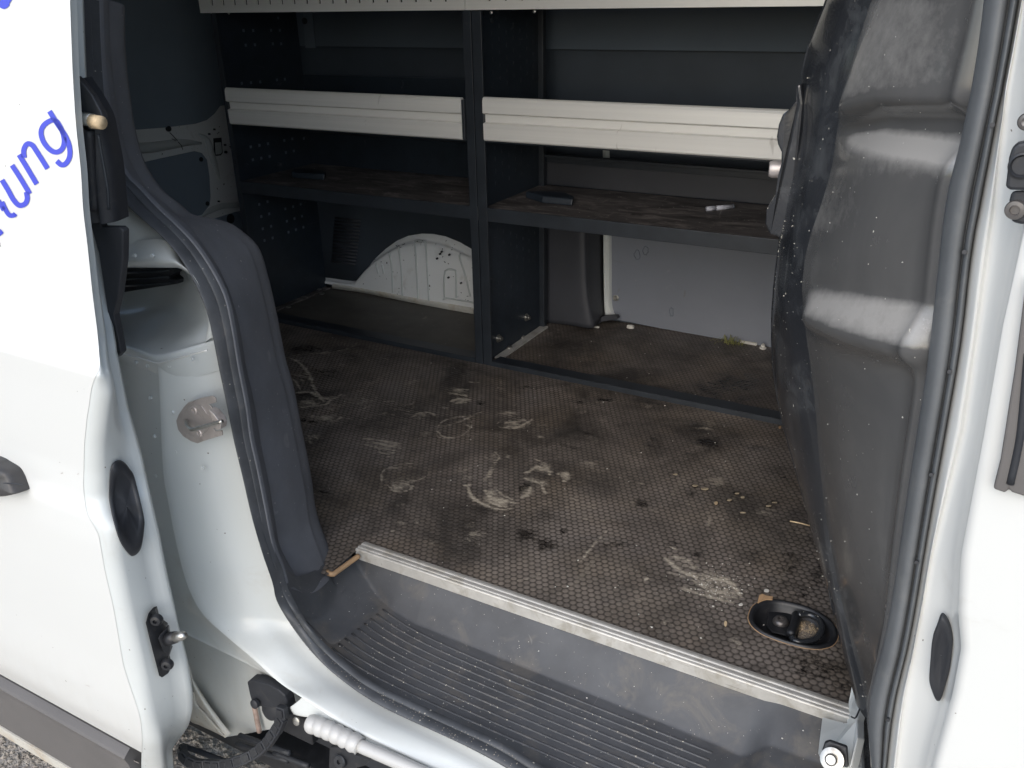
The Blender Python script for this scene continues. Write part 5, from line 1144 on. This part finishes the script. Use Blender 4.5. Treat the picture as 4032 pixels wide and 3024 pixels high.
p = at(*W('T4', (1963, 1140))[0], Z=.003); tag(lathe("white_cap", p, (0, 0, 1), [(.011, -.002), (.011, .002), (.007, .004), (.006, .012), (.003, .014), (.0003, .014)], M['whitebit']), "small round white stopper on the floor right of the white clip", "cap")  # loose white plastic cap
p = at(*W('T4', (1076, 1004))[0], Z=.003); tag(lathe("hex_nut", p, (0, .2, 1), [(.013, -.002), (.013, .007), (.011, .009), (.006, .009), (.0055, .001), (.0003, .001)], M['whitebit'], seg=6), "pale hexagonal nut lying near the foot of the black pillar cover", "nut")
p = at(*W('T4', (845, 998))[0], Z=.004); o = box("foil_scrap", (p[0] - .012, p[1] - .004, .001), (p[0] + .012, p[1] + .005, .006), M['whitebit'], None, .001); tag(o, "pale scrap leaning on the foot of the black pillar cover", "scrap")
# wood chip by the cup
wc = np.array([at(*q, Z=.002) for q in W('R4', (568, 355), (582, 300), (605, 287), (640, 302), (690, 310), (686, 335), (640, 333), (600, 345), (572, 362))])
tag(prism("wood_chip", wc, (0, 0, .003), M['wood']), "torn tan plywood sliver at the upper left rim of the lashing cup", "wood chip")
def flake(name, win, c, w_, h_, lab, mat, seed, cat):
    rr = random.Random(seed); pts = []
    for k in range(9):
        q = 2 * math.pi * k / 9; s = rr.uniform(.7, 1.1); pts.append((c[0] + w_ * s * math.cos(q), c[1] + h_ * s * math.sin(q)))
    o = prism(name, np.array([at(*q, Z=.0008) for q in W(win, *pts)]), (0, 0, .0012), mat); tag(o, lab, cat); return o
flake("paint_flake", 'R4', (640, 256), 20, 15, "single white flake on the floor above the tan wood sliver", M['whitebit'], 2, "flake")
flake("paint_flake", 'R4', (437, 365), 20, 11, "white flake on the floor left of the lashing cup rim", M['whitebit'], 3, "flake")
flake("leaf_bit", 'R4', (316, 520), 14, 24, "small brown leaf bit on the floor left of the lashing cup", M['tan'], 4, "leaf")
flake("wood_splinter", 'F2', (1295, 918), 11, 10, "tan oval splinter lying alone in the middle of the splinter cluster", M['tan'], 5, "splinter")
SPL = "splinters on the floor near the partition"
for i, (x, y, w_, h_, lab) in enumerate([(1165, 810, 20, 8, "tan splinter, upper left one of the pair in a dark stain"), (1225, 830, 30, 9, "long tan splinter, lower right one of the pair in a dark stain"), (1040, 740, 20, 6, "lone thin tan splinter left of the others"), (1425, 858, 20, 6, "tan splinter, topmost of the cluster near the partition"), (1460, 882, 17, 8, "rounded tan splinter just under the topmost one"), (1378, 900, 17, 8, "tan splinter at the left of the cluster near the partition"), (1622, 936, 22, 6, "tan splinter nearest the partition in a dark stain"), (1660, 915, 20, 5, "thin tan splinter above the one nearest the partition"), (1463, 978, 24, 5, "thin pale splinter, lowest of the cluster")]):
    o = flake("wood_splinter", 'F2', (x, y), w_ * .9, h_ * .8, lab, M['splint'], 10 + i, "splinter"); blob_todo = None; o["group"] = SPL
tw = tube("wood_stick", [at(*q, Z=.003) for q in W('F2', (1755, 1030), (1810, 1040), (1880, 1058))], .0016, M['tan'], None, 6); tag(tw, "thin straw coloured stick against the foot of the black partition", "stick")
flake("brick_crumb", 'F2', (1692, 448), 12, 8, "orange crumb beside the right end of the rack floor bar", M['wood'], 31, "crumb")
# crumbs everywhere
def fspot(r):
    q = r.random()
    if q < .35:
        c = at(*F2(1280 + r.gauss(0, 120), 1430 + r.gauss(0, 65)), Z=.0012); return tuple(c)
    return (r.uniform(-2.15, -.12), r.uniform(1.19, 2.6), .0012)
pk = pebbles("crumbs", 520, fspot, lambda r: r.choice([.0009, .001, .0012, .0016, .0026]) * r.uniform(.7, 1.2), M['whitebit'], seed=9); tag(pk, "pale crumbs scattered over the load floor", "crumbs")
def sspot(r):
    x = r.uniform(-1.08, -.1); y = r.uniform(.89, 1.13)
    if y < yseal(x) + .01: return None
    return (x, y, float(zstep(np.array(x), np.array(y))) + .001)
pk = pebbles("crumbs", 230, sspot, lambda r: r.choice([.0006, .0008, .001, .0015]) * r.uniform(.7, 1.3), M['whitebit'], seed=11); tag(pk, "pale grit scattered on the moulded step", "grit")
c1d = resample(c1, 300); c2d = resample(c2, 300)
def gspot2(r):
    i = int(r.uniform(190, 285)); t = r.uniform(-.12, .9); p = c1d[i] * (1 - t) + c2d[i] * t
    return (p[0], p[1] - (.008 if t > 0 else -.002), p[2] + .004)
pk = pebbles("crumbs", 260, gspot2, lambda r: r.uniform(.0006, .0014), M['stone'], seed=12); tag(pk, "brown grit lying along the rubber seal at the sill", "grit")
# droplets / beads along the partition's free edge
def dspot(r):
    y = r.gauss(560, 170) if r.random() < .6 else r.uniform(450, 1450); i = int(np.interp(y, ysD, np.arange(len(ysD)))); t = abs(r.gauss(0, .4))
    if t > 1: return None
    kk = 2 + min(2.99, t * 3); k0 = int(kk); p = out_rows[k0][i] * (1 - kk + k0) + out_rows[k0 + 1][i] * (kk - k0) + (LD[max(0, i - 1)] - LD[i]) * r.random()
    if noise.noise(Vector(tuple(p * 30))) < .02: return None
    if noise.noise(Vector(tuple(p * 22))) < -.05: return None
    return tuple(p + np.array([-.0005, -.0008, 0]))
pk = pebbles("edge_beads", 330, dspot, lambda r: r.choice([.0005, .0006, .0008, .0009, .0013]), M['drop'], flat=1, seed=13); tag(pk, "glistening beads of dirt along the edge of the black partition", "dirt")
def dspot2(r):
    k = int(r.uniform(6, len(out_rows) - 6)); i = int(r.uniform(25, 135)); p = out_rows[k][i]; return tuple(p + nrm * .0006)
pk = pebbles("panel_crumbs", 45, dspot2, lambda r: r.choice([.0004, .0005, .0009]), M['whitebit'], flat=1, seed=14); tag(pk, "white specks stuck on the black partition panel", "specks")
print("objects", len(bpy.data.objects))
